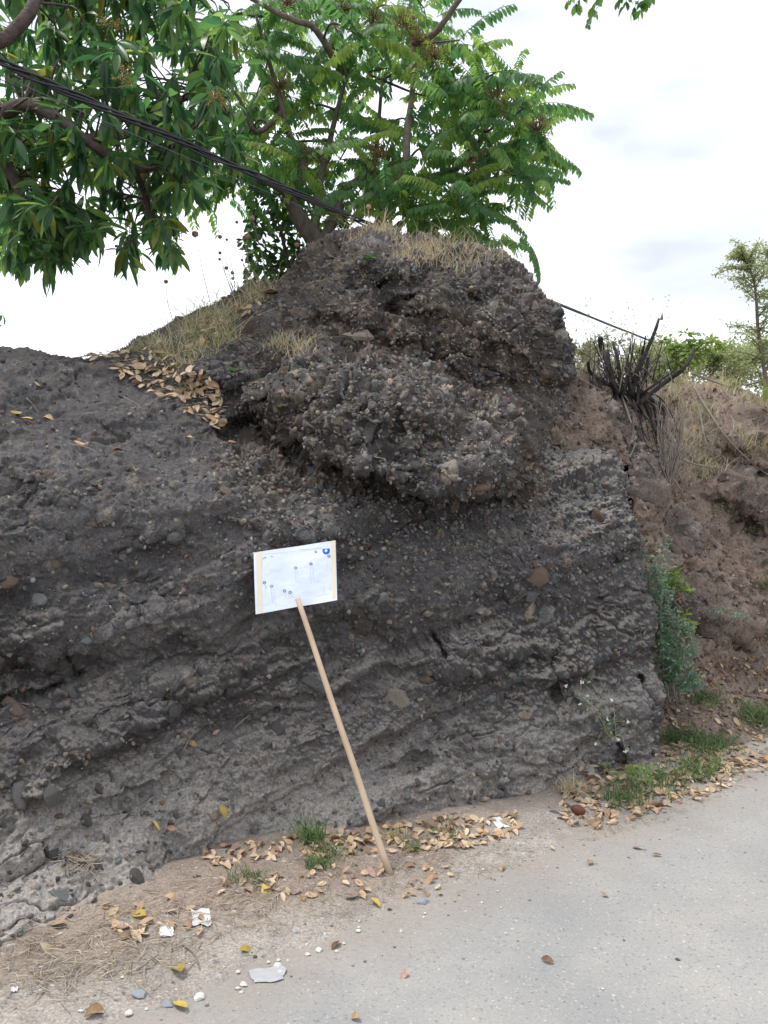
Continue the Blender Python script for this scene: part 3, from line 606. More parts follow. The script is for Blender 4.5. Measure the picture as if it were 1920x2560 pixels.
SPEC = [(762, 1046, 44, 4, 50), (900, 842, 92, 3, 46), (848, 872, 46, 5, 50), (962, 832, 40, 4, 52), (1303, 1322, 52, 3, 50), (1230, 1325, 34, 3, 46), (435, 1222, 34, 3, 60), (118, 1186, 36, 1, 34), (75, 1442, 28, 2, 22), (44, 1985, 120, 0, 80), (130, 1992, 70, 0, 60), (250, 1975, 60, 5, 50), (216, 2030, 60, 5, 40),
        (725, 722, 36, 4, 34), (1340, 768, 40, 3, 34), (1342, 820, 28, 0, 28), (1145, 815, 26, 4, 22), (1150, 830, 30, 4, 24), (1187, 855, 34, 4, 34), (1120, 872, 40, 4, 30), (830, 806, 50, 2, 40), (700, 940, 66, 1, 50), (728, 980, 40, 3, 36), (1015, 885, 32, 0, 40), (1115, 955, 40, 2, 44), (926, 1010, 32, 0, 32), (1130, 1000, 60, 0, 50),
        (965, 870, 40, 1, 36), (1195, 905, 40, 5, 36), (1045, 1160, 50, 0, 26), (1170, 1150, 30, 3, 30), (1165, 1245, 44, 2, 26), (1280, 1272, 36, 0, 30), (850, 1248, 34, 2, 34), (1395, 1100, 56, 5, 60), (1240, 1210, 44, 4, 60), (1490, 1290, 56, 1, 56), (1455, 1252, 46, 2, 26), (1352, 1440, 110, 1, 70), (1330, 1500, 90, 0, 70), (950, 1495, 50, 2, 50), (1070, 1535, 30, 3, 22),
        (790, 1720, 90, 2, 60), (880, 1700, 50, 0, 50), (980, 1745, 100, 3, 60), (1060, 1690, 40, 1, 26), (1130, 1710, 20, 5, 60), (690, 1820, 50, 0, 40), (175, 1730, 90, 2, 36), (430, 1780, 50, 0, 36), (500, 1775, 40, 2, 24), (110, 1755, 60, 0, 40), (30, 1760, 90, 4, 36), (95, 1500, 60, 2, 44), (275, 1465, 50, 4, 34), (240, 1470, 30, 3, 24), (105, 1590, 60, 0, 40), (440, 1345, 50, 0, 36), (20, 1455, 60, 1, 40),
        (620, 1600, 50, 0, 26), (520, 1870, 50, 0, 26), (575, 1865, 46, 0, 40), (430, 2040, 46, 5, 26), (385, 2000, 20, 0, 12), (145, 2115, 56, 0, 46), (330, 2200, 90, 0, 60), (150, 2235, 90, 2, 60), (1475, 1755, 56, 4, 26), (1625, 1690, 26, 3, 26), (1600, 1390, 36, 0, 30), (1545, 1390, 34, 5, 34), (1430, 1330, 40, 0, 34), (1010, 1210, 30, 2, 22), (560, 1240, 50, 1, 34), (630, 1270, 46, 0, 50), (1085, 1690, 26, 0, 16), (1240, 1930, 40, 0, 50)]
for a in SPEC: put_stone(a[0], a[1], a[2], a[3], a[4])
cnt = 0; pts_used = [(a[0], a[1]) for a in SPEC]
while cnt < 225:
    px = rng.uniform(0, 1640); py = rng.uniform(600, 2200)
    q = look(rk, px, py)
    if not q or any(abs(px-a)+abs(py-b) < 34 for a, b in pts_used): continue
    dens_ok = rng.random() < (0.95 if (640 < px < 1450 and py < 1350) else 0.45)
    if not dens_ok: continue
    w = rng.uniform(14, 34)*(1.25 if rng.random() < 0.15 else 1)
    put_stone(px, py, w, rng.choice([0, 0, 0, 1, 1, 2, 2, 3, 5, 5, 4]), w*rng.uniform(0.55, 0.9)); pts_used.append((px, py)); cnt += 1
# the pebbles past counting
ico = []
import bmesh as _bm
for k in range(6):
    b = _bm.new(); _bm.ops.create_icosphere(b, subdivisions=1, radius=1.0); r_ = random.Random(900+k)
    for v in b.verts: v.co *= r_.uniform(0.55, 1.25); v.co.z *= 0.65
    ico.append((np.array([v.co[:] for v in b.verts]), np.array([[v.index for v in f.verts] for f in b.faces]))); b.free()
def pebbles(name, s, n, smin, smax, parent, wfun, pal, seed, sink=0.25):
    r_ = np.random.RandomState(seed); ids = np.where(s['m'])[0]; w = wfun(s['px'][ids], s['py'][ids]); w = w/w.sum(); ch = r_.choice(ids, n, p=w)
    Vs, Fs, Cs = [], [], []; base = 0
    for k in ch:
        V, Fq = ico[r_.randint(6)]; sz = (smin+(smax-smin)*r_.rand()**2.5); q = r_.randn(4); q /= np.linalg.norm(q); Rm = np.array(Quaternion(q).to_matrix())
        sc3 = np.array([1.0, r_.uniform(0.6, 1), r_.uniform(0.5, 0.9)])*sz; nn = s['n'][k]
        Vs.append((V*sc3) @ Rm.T+s['D'][k]+nn*sz*(0.5-sink)); Fs.append(Fq+base); base += len(V)
        c = pal[r_.randint(len(pal))]*r_.uniform(0.7, 1.3); Cs.append(np.tile(c, (len(V), 1)))
    o = link(name, np_mesh(name, np.concatenate(Vs), np.concatenate(Fs), M_peb, smooth=False, cols=np.concatenate(Cs)), parent); o['kind'] = 'stuff'; return o
M_peb = col_mat('pebble', bump=0.4, bscale=160, bdist=0.004)
PAL = np.array([[0.10, 0.097, 0.096], [0.15, 0.143, 0.135], [0.19, 0.18, 0.165], [0.065, 0.062, 0.066], [0.14, 0.10, 0.075], [0.12, 0.128, 0.13], [0.20, 0.17, 0.135], [0.10, 0.08, 0.075]])
pebbles('embedded_pebbles', rk, 15000, 0.005, 0.020, outcrop, lambda x, y: 0.24+2.0*sstep(480, 700, x)*sstep(1560, 1230, y)+0.20*sstep(800, 1100, x)*sstep(1230, 1560, y), PAL, 3)
pb = pebbles('bank_gravel', bk, 3500, 0.006, 0.024, None, lambda x, y: np.where(x < 1960, 1.0, 0.05), PAL*np.array([1.3, 1.05, 0.95]), 4); tag(pb, 'small loose stones on the brown earth bank', 'gravel', kind='stuff')

# ------------------------------------------------------------------ leaves and trees
def leaf_np(w=0.14, fold=0.10, droop=0.25, tip=0.9, st=5, twist=0.0):
    """leaf of length 1 along +Y, upper side +Z"""
    ts = np.linspace(0, 1, st); V = []; Fq = []
    for i, t in enumerate(ts):
        hw = w*max(0.06 if i == 0 else 0.0, math.sin(math.pi*min(t, 1)**tip)**0.75); z = -droop*t*t; y = t*(1-0.25*droop*t); a = twist*t
        if i == st-1: V.append((0, y, z))
        else:
            c_, s_ = math.cos(a), math.sin(a)
            V += [(-hw*c_, y, z+fold*hw*2-hw*s_), (0, y, z), (hw*c_, y, z+fold*hw*2+hw*s_)]
    for i in range(st-2):
        b = i*3; Fq += [(b, b+1, b+4), (b, b+4, b+3), (b+1, b+2, b+5), (b+1, b+5, b+4)]
    b = (st-2)*3; e = len(V)-1; Fq += [(b, b+1, e), (b+1, b+2, e)]
    return np.array(V), np.array(Fq)
def frame(d, upv=Vector((0, 0, 1)), roll=0.0):
    y = d.normalized(); x = y.cross(upv)
    x = x.normalized() if x.length > 1e-4 else Vector((1, 0, 0))
    z = x.cross(y); M = Matrix((x, y, z)).transposed()
    return M @ Matrix.Rotation(roll, 3, 'Y')
def in_frame(p, mar=40):
    if p.y < 0.1: return False
    px = CX+p.x/p.y*F; py = CY-(p.z-CAMH)/p.y*F
    return -mar < px < 1920+mar and -mar < py < 2560+mar
def leaves_out(parent, L_, temps, mat, nobj, nm='leaf', stuff='foliage'):
    """L_: (location, 3x3, size); nearest in the frame become objects, the rest one mass"""
    mes = [np_mesh(nm, v, f, mat) for v, f in temps]
    L_ = sorted(L_, key=lambda q: (not in_frame(q[0]), q[0].y)); base = Vector(parent.location)
    for k, (p, M, sz) in enumerate(L_[:nobj]):
        o = bpy.data.objects.new(nm, mes[k % len(mes)]); col.objects.link(o); o.parent = parent; o.location = p-base; o.rotation_mode = 'QUATERNION'; o.rotation_quaternion = M.to_quaternion(); o.scale = (sz, sz, sz)
    rest = L_[nobj:]
    if rest:
        Vs, Fs, Rs = [], [], []; b = 0
        for k, (p, M, sz) in enumerate(rest):
            v, f = temps[k % len(temps)]; Vs.append((v*sz) @ np.array(M).T+np.array(p)); Fs.append(f+b); b += len(v); Rs.append(np.full(len(v), rng.random()))
        o = link(stuff, np_mesh(stuff, np.concatenate(Vs), np.concatenate(Fs), mat, rnd=np.concatenate(Rs)), parent); o['kind'] = 'stuff'

M_bark = noise_mat('grey_bark', [(0.3, (0.07, 0.055, 0.045)), (0.7, (0.16, 0.135, 0.115))], 22, bump=0.9, bscale=60, bdist=0.012, stretch=(1, 1, 0.35))
M_barkm = noise_mat('mango_bark', [(0.3, (0.055, 0.042, 0.038)), (0.7, (0.13, 0.10, 0.09))], 20, bump=0.9, bscale=55, bdist=0.012)
M_mango = leaf_mat('mango_leaf', [(0.0, (0.036, 0.088, 0.046)), (0.35, (0.052, 0.122, 0.048)), (0.70, (0.076, 0.160, 0.052)), (0.93, (0.15, 0.24, 0.07)), (0.995, (0.24, 0.22, 0.05))], 0.55, 2.2, 0.36, 0.5)
M_plum = leaf_mat('plum_leaf', [(0.0, (0.056, 0.135, 0.055)), (0.4, (0.082, 0.178, 0.058)), (0.75, (0.118, 0.215, 0.060)), (0.92, (0.185, 0.27, 0.070)), (1.0, (0.17, 0.26, 0.07))], 0.55, 2.1, 0.52, 0.4)
M_bush = leaf_mat('bush_leaf', [(0.0, (0.016, 0.050, 0.020)), (0.5, (0.030, 0.080, 0.024)), (0.9, (0.060, 0.125, 0.028)), (1.0, (0.12, 0.17, 0.03))], 0.4, 2.0, 0.4, 0.5)
M_pan = leaf_mat('red_panicle', [(0.0, (0.13, 0.045, 0.035)), (1.0, (0.22, 0.085, 0.06))], 0.2, 1.3, 0.7, 0.2)
M_yel = leaf_mat('yellow_panicle', [(0.0, (0.22, 0.16, 0.05)), (1.0, (0.34, 0.26, 0.10))], 0.2, 1.3, 0.7, 0.2)

def branch(parent, pts, r0, r1, mat, name='branch', n=7, sub=4, wob=0.06):
    path = smooth_path(pts, sub); mb = MB(); mb.tube(path, taper(len(path), r0, r1), n, wob=wob); mb.build(name, mat, parent); return path
def panicle(parent, c, up, size, n, mat, name='flower_panicle'):
    mb = MB()
    for _ in range(n):
        d = Vector((rng.gauss(0, 1), rng.gauss(0, 1), rng.gauss(0, 0.8)+up)).normalized(); l = size*rng.uniform(0.5, 1); e = c+d*l; r = rng.random()
        mb.tube([c+d*l*0.15, c+d*l*0.6+Vector((0, 0, rng.uniform(-0.01, 0.02))), e], [0.0022, 0.0016, 0.001], 3, r)
        for k in range(5):
            q = c+d*l*rng.uniform(0.4, 1)+Vector((rng.gauss(0, 1), rng.gauss(0, 1), rng.gauss(0, 1)))*size*0.10; z = rng.uniform(0.003, 0.006)
            mb.add([q+Vector((z, 0, 0)), q+Vector((-z*0.5, z, 0)), q+Vector((-z*0.5, -z, 0)), q+Vector((0, 0, z*1.3)), q-Vector((0, 0, z*1.3))], [(0, 1, 3), (1, 2, 3), (2, 0, 3), (1, 0, 4), (2, 1, 4), (0, 2, 4)], r)
    mb.build(name, mat, parent)['kind'] = 'stuff'

# ---- mango tree at the upper left
mango = empty('mango_tree', (-4.6, 5.2, 1.6)); tag(mango, 'mango tree with long drooping leaves hanging in at upper left', 'tree')
branch(mango, [(-4.6, 5.2, 1.5), (-4.5, 5.15, 2.6), (-4.25, 5.05, 3.6), (-3.9, 4.9, 4.4)], 0.24, 0.15, M_barkm, 'trunk', 10)
limbs = []
limbs.append(branch(mango, [(-3.9, 4.9, 4.4), (-3.2, 4.8, 4.1), at(-120, 310, 4.75), at(0, 282, 4.7), at(75, 262, 4.7), at(150, 300, 4.7), at(215, 350, 4.7), at(290, 398, 4.75), at(370, 425, 4.9), at(425, 385, 5.0)], 0.062, 0.014, M_barkm, 'limb', 9))
limbs.append(branch(mango, [(-3.9, 4.9, 4.4), (-3.3, 4.6, 4.7), at(-60, 100, 4.5), at(60, 50, 4.5), at(120, -40, 4.6), at(300, -90, 4.8), at(480, -20, 5.2)], 0.055, 0.018, M_barkm, 'limb', 9))
limbs.append(branch(mango, [limbs[0][9], at(20, 420, 4.9), at(60, 500, 4.9), at(140, 560, 4.9)], 0.05, 0.012, M_barkm, 'limb'))
limbs.append(branch(mango, [limbs[0][24], at(330, 330, 5.0), at(430, 260, 5.2), at(530, 230, 5.4)], 0.035, 0.012, M_barkm, 'limb'))
limbs.append(branch(mango, [limbs[0][30], at(360, 480, 5.1), at(380, 560, 5.1), at(400, 620, 5.15)], 0.025, 0.008, M_barkm, 'limb'))
limbs.append(branch(mango, [(-3.9, 4.9, 4.4), (-2.9, 4.3, 3.4), at(-60, 700, 4.0), at(-15, 770, 4.0)], 0.06, 0.008, M_barkm, 'limb'))
nodes = [p for l in limbs for p in l]
MB_BL = [(120, 110, 250, 190, 52), (380, 120, 210, 170, 50), (90, 420, 170, 150, 40), (330, 400, 140, 130, 26), (375, 600, 85, 75, 15), (130, 600, 120, 90, 26), (520, 330, 80, 130, 18), (30, 620, 60, 60, 6), (230, 300, 200, 150, 22), (500, 80, 90, 90, 9), (250, 560, 60, 50, 3), (430, 480, 60, 60, 5)]
mtemps = [leaf_np(0.115, 0.16, 0.22, 0.95, 6), leaf_np(0.13, 0.10, 0.35, 0.9, 6), leaf_np(0.10, 0.22, 0.10, 1.0, 6, 0.5), leaf_np(0.125, 0.05, 0.45, 0.95, 6, -0.4)]
Lm = []; tw = MB()
def mango_cluster(c, n):
    for k in range(n):
        az = rng.uniform(0, 2*math.pi); pit = R(rng.choice([rng.uniform(-75, -25), rng.uniform(-85, -50), rng.uniform(-30, 20)]))
        d = Vector((math.cos(az)*math.cos(pit), math.sin(az)*math.cos(pit), math.sin(pit)))
        Lm.append((c+d*0.015+Vector((0, 0, rng.uniform(-0.04, 0.03))), frame(d, roll=rng.uniform(-0.9, 0.9)), rng.uniform(0.115, 0.205)))
for cx, cy, rx, ry, n in MB_BL:
    for _ in range(n):
        a = rng.uniform(0, 2*math.pi); q = math.sqrt(rng.random()); c = at(cx+rx*q*math.cos(a), cy+ry*q*math.sin(a)-25, rng.uniform(4.5, 6.0))
        near = min(nodes, key=lambda p: (p-c).length); m_ = near.lerp(c, 0.55)+Vector((rng.gauss(0, .06), rng.gauss(0, .06), 0.10))
        pth = smooth_path([near, m_, c], 4); tw.tube(pth, taper(len(pth), 0.008, 0.0035), 4); mango_cluster(c, rng.randint(11, 17))
        if rng.random() < 0.5: mango_cluster(pth[5], rng.randint(3, 6))
for q in (at(-5, 775, 4.0), at(10, 800, 4.0)): mango_cluster(q, 4)
tw.build('twigs', M_barkm, mango)['kind'] = 'stuff'
leaves_out(mango, Lm, mtemps, M_mango, 300)
for px, py in ((312, 190), (545, 255), (275, 60)): panicle(mango, at(px, py, 4.4), 0.3, 0.09, 16, M_yel)

# ---- tree with long feather-shaped leaves behind the mound
def frond(seed):
    r_ = random.Random(seed); V, Fc, Rr = [], [], []; nb = 13+r_.randint(-1, 2); dr = r_.uniform(0.20, 0.55); bend = r_.uniform(-0.12, 0.12)
    P = lambda t: Vector((bend*t*t, t*(1-0.22*dr*t), 0.10*t-dr*t*t))
    pts = [P(i/6) for i in range(7)]; mb = MB(); mb.tube(pts, taper(7, 0.008, 0.003), 3, 0.55)
    lv, lf = leaf_np(0.19, 0.10, 0.25, 1.0, 4)
    for i in range(nb):
        t = 0.14+0.86*i/(nb-1); p = P(t); T = (P(min(t+0.02, 1.02))-P(t-0.02)).normalized()
        for s_ in (-1, 1):
            side = T.cross(Vector((0, 0, 1))).normalized()*s_
            d = (side*r_.uniform(0.55, 0.85)+T*r_.uniform(0.15, 0.4)+Vector((0, 0, -1))*r_.uniform(0.35, 0.95)).normalized()
            ln = (0.15+0.06*math.sin(math.pi*t))*r_.uniform(0.85, 1.12); M = np.array(frame(d, roll=s_*r_.uniform(-0.4, 0.4)))
            mb.add((lv*ln) @ M.T+np.array(p), [tuple(f) for f in lf], 0.0)
    me = mb.mesh('leaf', M_plum); return me
fronds = [frond(300+i) for i in range(9)]
M_twig = noise_mat('pale_twig', [(0.3, (0.12, 0.10, 0.08)), (0.7, (0.24, 0.21, 0.17))], 25, bump=0.4)
tree = empty('plum_tree', at(795, 640, 6.3)-Vector((0, 0, 0.35))); tag(tree, 'green tree with feather-shaped leaves and reddish panicles behind the mound', 'tree')
TB = Vector(tree.location)
trunk = branch(tree, [TB, at(795, 620, 6.3), at(765, 570, 6.3), at(740, 530, 6.3), at(728, 500, 6.3)], 0.088, 0.055, M_bark, 'trunk', 10, wob=0.10)
ld = []
ld.append(branch(tree, [trunk[-1], at(745, 450, 6.35), at(760, 400, 6.4), at(720, 330, 6.4), at(695, 230, 6.4), at(668, 140, 6.4), at(640, 40, 6.3)], 0.042, 0.012, M_bark))
ld.append(branch(tree, [trunk[6], at(790, 540, 6.4), at(800, 450, 6.5), at(825, 350, 6.6), at(850, 250, 6.6), at(880, 150, 6.6)], 0.045, 0.012, M_bark))
ld.append(branch(tree, [trunk[4], at(840, 540, 6.5), at(855, 480, 6.6), at(930, 420, 6.7), at(945, 320, 6.8), at(955, 200, 6.8)], 0.05, 0.012, M_bark))
ld.append(branch(tree, [TB+Vector((0.25, 0.05, 0)), at(955, 540, 6.6), at(975, 490, 6.5), at(1012, 430, 6.4), at(1018, 330, 6.4), at(1030, 240, 6.4), at(1035, 130, 6.4), at(1020, 60, 6.4)], 0.05, 0.012, M_twig))
ld.append(branch(tree, [ld[3][8], at(1090, 440, 6.6), at(1160, 410, 6.6), at(1205, 350, 6.6), at(1225, 280, 6.6), at(1245, 250, 6.6)], 0.028, 0.010, M_bark))
ld.append(branch(tree, [ld[0][14], at(640, 330, 6.2), at(600, 250, 6.2), at(560, 200, 6.2)], 0.025, 0.01, M_bark))
ld.append(branch(tree, [ld[1][-3], at(790, 75, 6.2), at(740, 52, 6.1), at(680, 25, 6.1), at(610, -15, 6.0)], 0.03, 0.016, M_twig))
ld.append(branch(tree, [ld[3][-4], at(1090, 80, 6.3), at(1200, -60, 6.2), at(1380, -130, 5.8), at(1560, -110, 5.5), at(1700, -90, 5.4)], 0.028, 0.012, M_bark))
ld.append(branch(tree, [ld[3][6], at(1080, 520, 6.6), at(1150, 480, 6.7), at(1240, 440, 6.7)], 0.022, 0.008, M_bark))
ld.append(branch(tree, [trunk[-1], at(690, 470, 6.3), at(640, 450, 6.3), at(590, 440, 6.3)], 0.022, 0.008, M_bark))
nodes = [p for l in ld[:7]+ld[8:] for p in l]
TIPS = [(560, 60), (610, 130), (690, 120), (640, 240), (720, 40), (830, 30), (780, 150), (900, 90), (1010, 60), (970, 170), (1080, 150), (1100, 240), (1225, 262), (1150, 310), (1180, 190), (1235, 370), (1020, 310), (900, 260), (800, 290), (720, 240), (690, 350), (610, 350),
        (750, 400), (850, 400), (950, 400), (1060, 400), (1160, 440), (560, 400), (600, 460), (1100, 500), (890, 490), (1000, 480), (1190, 520), (680, 440), (940, 20), (1060, 20), (780, 470), (860, 180), (1010, 540), (1130, 560), (540, 250), (1240, 455), (1185, 560), (1265, 400), (1290, 320), (1120, 480), (1060, 560), (1330, 360), (1310, 270), (1240, 180), (1150, 100), (1290, 440), (500, 420)]
tw = MB(); nf = 0; fbase = Vector(tree.location)
for k, (px, py) in enumerate(TIPS):
    c = at(px, py, rng.uniform(6.0, 7.3)); near = min(nodes, key=lambda p: (p-c).length)
    pth = smooth_path([near, near.lerp(c, 0.5)+Vector((rng.gauss(0, .08), rng.gauss(0, .08), 0.05)), c], 5); tw.tube(pth, taper(len(pth), 0.012, 0.006), 5)
    n = 5; a0 = rng.uniform(0, 6.28)
    for i in range(n):
        if nf >= 298: break
        az = a0+2*math.pi*i/n+rng.uniform(-0.3, 0.3); pit = R(rng.uniform(-30, 35)); d = Vector((math.cos(az)*math.cos(pit), math.sin(az)*math.cos(pit)*0.9, math.sin(pit)))
        o = bpy.data.objects.new('leaf', fronds[(k+i*2) % 9]); col.objects.link(o); o.parent = tree; o.location = c+d*0.01-fbase; o.rotation_mode = 'QUATERNION'; o.rotation_quaternion = frame(d, roll=rng.uniform(-0.3, 0.3)).to_quaternion()
        z = rng.uniform(0.38, 0.54)*(0.85 if py > 480 else 1); o.scale = (z, z, z); nf += 1
tw.build('twigs', M_bark, tree)['kind'] = 'stuff'
Vs, Fs, Rs = [], [], []; bs = 0
fdat = []
for me in fronds:
    v = np.zeros(len(me.vertices)*3, np.float32); me.vertices.foreach_get('co', v); me.calc_loop_triangles(); t_ = np.zeros(len(me.loop_triangles)*3, np.int32); me.loop_triangles.foreach_get('vertices', t_); fdat.append((v.reshape(-1, 3), t_.reshape(-1, 3)))
for k in range(430):
    px, py = rng.choice(TIPS); c = at(min(px+rng.gauss(0, 45), 1345), max(py, -20)+rng.gauss(0, 42), rng.uniform(6.0, 7.7)); az = rng.uniform(0, 6.28); pit = R(rng.uniform(-40, 30)); d = Vector((math.cos(az)*math.cos(pit), math.sin(az)*math.cos(pit), math.sin(pit))); M = np.array(frame(d)); z = rng.uniform(0.34, 0.50)
    v, t_ = fdat[k % 9]; Vs.append((v*z) @ M.T+np.array(c)); Fs.append(t_+bs); bs += len(v); Rs.append(np.full(len(v), rng.random()*0.96))
link('foliage', np_mesh('foliage', np.concatenate(Vs), np.concatenate(Fs), M_plum, rnd=np.concatenate(Rs)), tree)['kind'] = 'stuff'
for px, py in ((1010, 70), (1085, 150), (1240, 258), (1345, 330), (700, 225), (855, 25), (935, 60), (1180, 405), (950, 400), (790, 400), (1050, 110), (720, 15)): panicle(tree, at(px, py, 6.0), 0.7, 0.17, 34, M_pan)
# twigs that hang into the top right corner
tw = MB(); Lt = []; tb = leaf_np(0.24, 0.1, 0.2, 1.0, 5)
for px, py, dx in ((1440, 10, -10), (1465, 62, -20), (1480, 18, 10), (1560, 15, -6), (1580, 30, 4), (1600, 25, 10), (1612, 8, 12), (1420, 2, -4), (1545, 2, 0), (1625, -10, 5), (1440, -30, 0), (1500, -40, 0), (1580, -30, 0)):
    e = at(px, py, 5.5); s_ = min(ld[7], key=lambda p: (p-e).length); pth = smooth_path([s_, s_.lerp(e, 0.5)+Vector((0.02, 0, 0.0)), e], 5); tw.tube(pth, taper(len(pth), 0.004, 0.0015), 4)
    for k in range(9):
        p = pth[-1-k//3]; d = Vector((rng.gauss(0, 0.6), rng.gauss(0, 0.6), -1)).normalized(); Lt.append((p, frame(d, roll=rng.uniform(-1, 1)), rng.uniform(0.05, 0.085)))
tw.build('hanging_twigs', M_bark, tree)['kind'] = 'stuff'
leaves_out(tree, Lt, [tb], M_plum, 0, stuff='hanging_leaves')

# ---- bush behind the left shoulder of the mound
bush = empty('leafy_bush', at(710, 700, 6.6)); tag(bush, 'dense dark green bush left of the forked trunk, behind the mound', 'bush')
Lb = []; otemps = [leaf_np(0.23, 0.08, 0.2, 1.25, 5), leaf_np(0.26, 0.12, 0.3, 1.2, 5), leaf_np(0.22, 0.04, 0.1, 1.3, 5, 0.4)]
bst = [at(730, 720, 6.6), at(700, 640, 6.6), at(680, 560, 6.6)]
for k, tgt in enumerate([(640, 600), (700, 560), (660, 670), (740, 600), (780, 640), (640, 720), (820, 560), (700, 690), (680, 500)]):
    pth = branch(bush, [bst[0], bst[0].lerp(at(*tgt, 6.6), 0.5)+Vector((0, 0, 0.05)), at(*tgt, 6.5+0.05*k)], 0.016, 0.005, M_bark, 'stem', 5)
for cx, cy, rx, ry, n in ((690, 600, 85, 90, 330), (655, 680, 45, 50, 130), (740, 660, 60, 50, 130), (810, 560, 70, 50, 120), (640, 560, 30, 40, 50), (700, 520, 60, 40, 80)):
    for _ in range(n):
        a = rng.uniform(0, 6.28); q = math.sqrt(rng.random()); p = at(cx+rx*q*math.cos(a), cy+ry*q*math.sin(a), rng.uniform(6.45, 7.2)); d = Vector((rng.gauss(0, 0.8), rng.gauss(0, 0.8), rng.gauss(-0.35, 0.5))).normalized()
        Lb.append((p, frame(d, roll=rng.uniform(-1, 1)), rng.uniform(0.06, 0.11)))
leaves_out(bush, Lb, otemps, M_bush, 300)

# ------------------------------------------------------------------ overhead cable bundle
def cpt(px, py): return at(px, py, 1/(0.27-1.016e-4*px))
def cable_line(y_off=0.0, sag=0.0):
    A, B = (0, 152), (1375, 752); pts = []
    for px in (-1300, -900, -600, -300, -100, 100, 300, 500, 700, 900, 1100, 1300, 1500, 1700, 1900, 2050):
        u = px/1375; pts.append(cpt(px, 152+(752-152)*u+22*(1-(2*u-1)**2)*0.35*sag+(-16*max(0, u-1)) +y_off*(1-u*0.6)))
    return pts
M_cable = plain('black_cable', (0.012, 0.013, 0.016), 0.45, 0.5); M_wire = plain('grey_wire', (0.10, 0.11, 0.12), 0.4, 0.5)
cab = empty('cable_bundle', cpt(100, 196)); tag(cab, 'bundle of twisted black cables crossing in front of the mango leaves', 'cable')
core = smooth_path(cable_line(0, 1), 8)
for k in range(5):
    mb = MB(); pts = []
    for i, p in enumerate(core):
        a = i*0.42+k*2*math.pi/5+0.6*math.sin(i*0.13+k); r_ = (0.013+0.004*math.sin(i*0.2+k*2))*(1.0 if p.y < 5.5 else max(0.45, 1-(p.y-5.5)*0.35))
        pts.append(p+Vector((0.3*math.sin(a)*r_, 0.9*math.sin(a)*r_, math.cos(a)*r_*1.35)))
    mb.tube(pts, [0.0068 if q.y < 6.5 else 0.0055 for q in pts], 6); mb.build('strand', M_cable, cab)
for k, (off, m) in enumerate(((34, M_wire), (46, M_cable))):
    w_ = MB(); w_.tube(smooth_path(cable_line(off, 1.6), 4), 0.0022, 5); o = w_.build('thin_wire', m); tag(o, ('thin pale wire sagging just below the black cable bundle', 'lowest thin dark wire below the black cable bundle')[k], 'wire')

# ------------------------------------------------------------------ placard leaning on the rock
TL, TR, BR, BL = at(634, 1382, 3.60), at(839, 1351, 3.64), at(843, 1500, 3.52), at(639, 1536, 3.48)
sgn = empty('placard_sign', at(975, 2190, 3.14)); tag(sgn, 'white paper map sign on a wooden stick leaning against the rock', 'sign')
un = (TR-TL).normalized(); vn = (TL-BL); nrm = un.cross(vn).normalized()
if nrm.y > 0: nrm = -nrm
def sp(x, y, off=0.0):
    """point on the sheet from the photo detail's coordinates (1659 wide detail)"""
    a = np.linalg.solve(np.array([[1210.0, 28.0], [-185.0, 905.0]]), np.array([x-204.0, y-370.0])); u, v = a
    top = TL.lerp(TR, u); bot = BL.lerp(BR, u); return top.lerp(bot, v)+nrm*(off+0.004*math.sin(u*5+v*3)*0)
def sheet_pt(u, v, off):
    bow = 0.004*math.sin(3.1*u+0.7)*math.sin(2.2*v+0.4)+0.002*math.sin(9*u+4*v)
    return TL.lerp(TR, u).lerp(BL.lerp(BR, u), v)+nrm*(bow+off)
def sheet_xy(x, y, off):
    u, v = np.linalg.solve(np.array([[1210.0, 28.0], [-185.0, 905.0]]), np.array([x-204.0, y-370.0])); return sheet_pt(u, v, off)
M_paper = noise_mat('map_paper', [(0.35, (0.52, 0.58, 0.70)), (0.65, (0.62, 0.65, 0.73))], 5, rough=0.55, bump=0.35, bscale=9, bdist=0.03, spec=0.4)
M_card = plain('cardboard', (0.40, 0.33, 0.24), 0.9)
nu, nv = 16, 12; mb = MB(); vs = [sheet_pt(i/nu, j/nv, 0) for j in range(nv+1) for i in range(nu+1)]; fs = [(j*(nu+1)+i, j*(nu+1)+i+1, (j+1)*(nu+1)+i+1, (j+1)*(nu+1)+i) for j in range(nv) for i in range(nu)]
mb.add(vs, fs); paper = mb.build('paper_sheet', M_paper, sgn)
mb = MB(); vs = [sheet_pt(0.004+0.992*i/nu, 0.004+0.992*j/nv, -0.0012) for j in range(nv+1) for i in range(nu+1)]+[sheet_pt(0.004+0.992*i/nu, 0.004+0.992*j/nv, -0.005) for j in range(nv+1) for i in range(nu+1)]
K = (nu+1)*(nv+1); fs2 = list(fs)+[tuple(i+K for i in f[::-1]) for f in fs]
ring = [i for i in range(nu+1)]+[j*(nu+1)+nu for j in range(1, nv+1)]+[nv*(nu+1)+i for i in range(nu-1, -1, -1)]+[j*(nu+1) for j in range(nv-1, 0, -1)]
fs2 += [(ring[k], ring[(k+1) % len(ring)], ring[(k+1) % len(ring)]+K, ring[k]+K) for k in range(len(ring))]
mb.add(vs, fs2); mb.build('backing_board', M_card, sgn)
M_tape = plain('masking_tape', (0.62, 0.55, 0.44), 0.5); M_blue = plain('blue_print', (0.004, 0.105, 0.47), 0.5); M_teal = plain('teal_print', (0.0, 0.10, 0.085), 0.5); M_grey = plain('grey_print', (0.11, 0.14, 0.16), 0.6); M_white = plain('white_print', (0.8, 0.82, 0.85), 0.5); M_pale = plain('pale_print', (0.36, 0.42, 0.52), 0.6); M_tealp = plain('grey_teal_print', (0.03, 0.13, 0.13), 0.5)
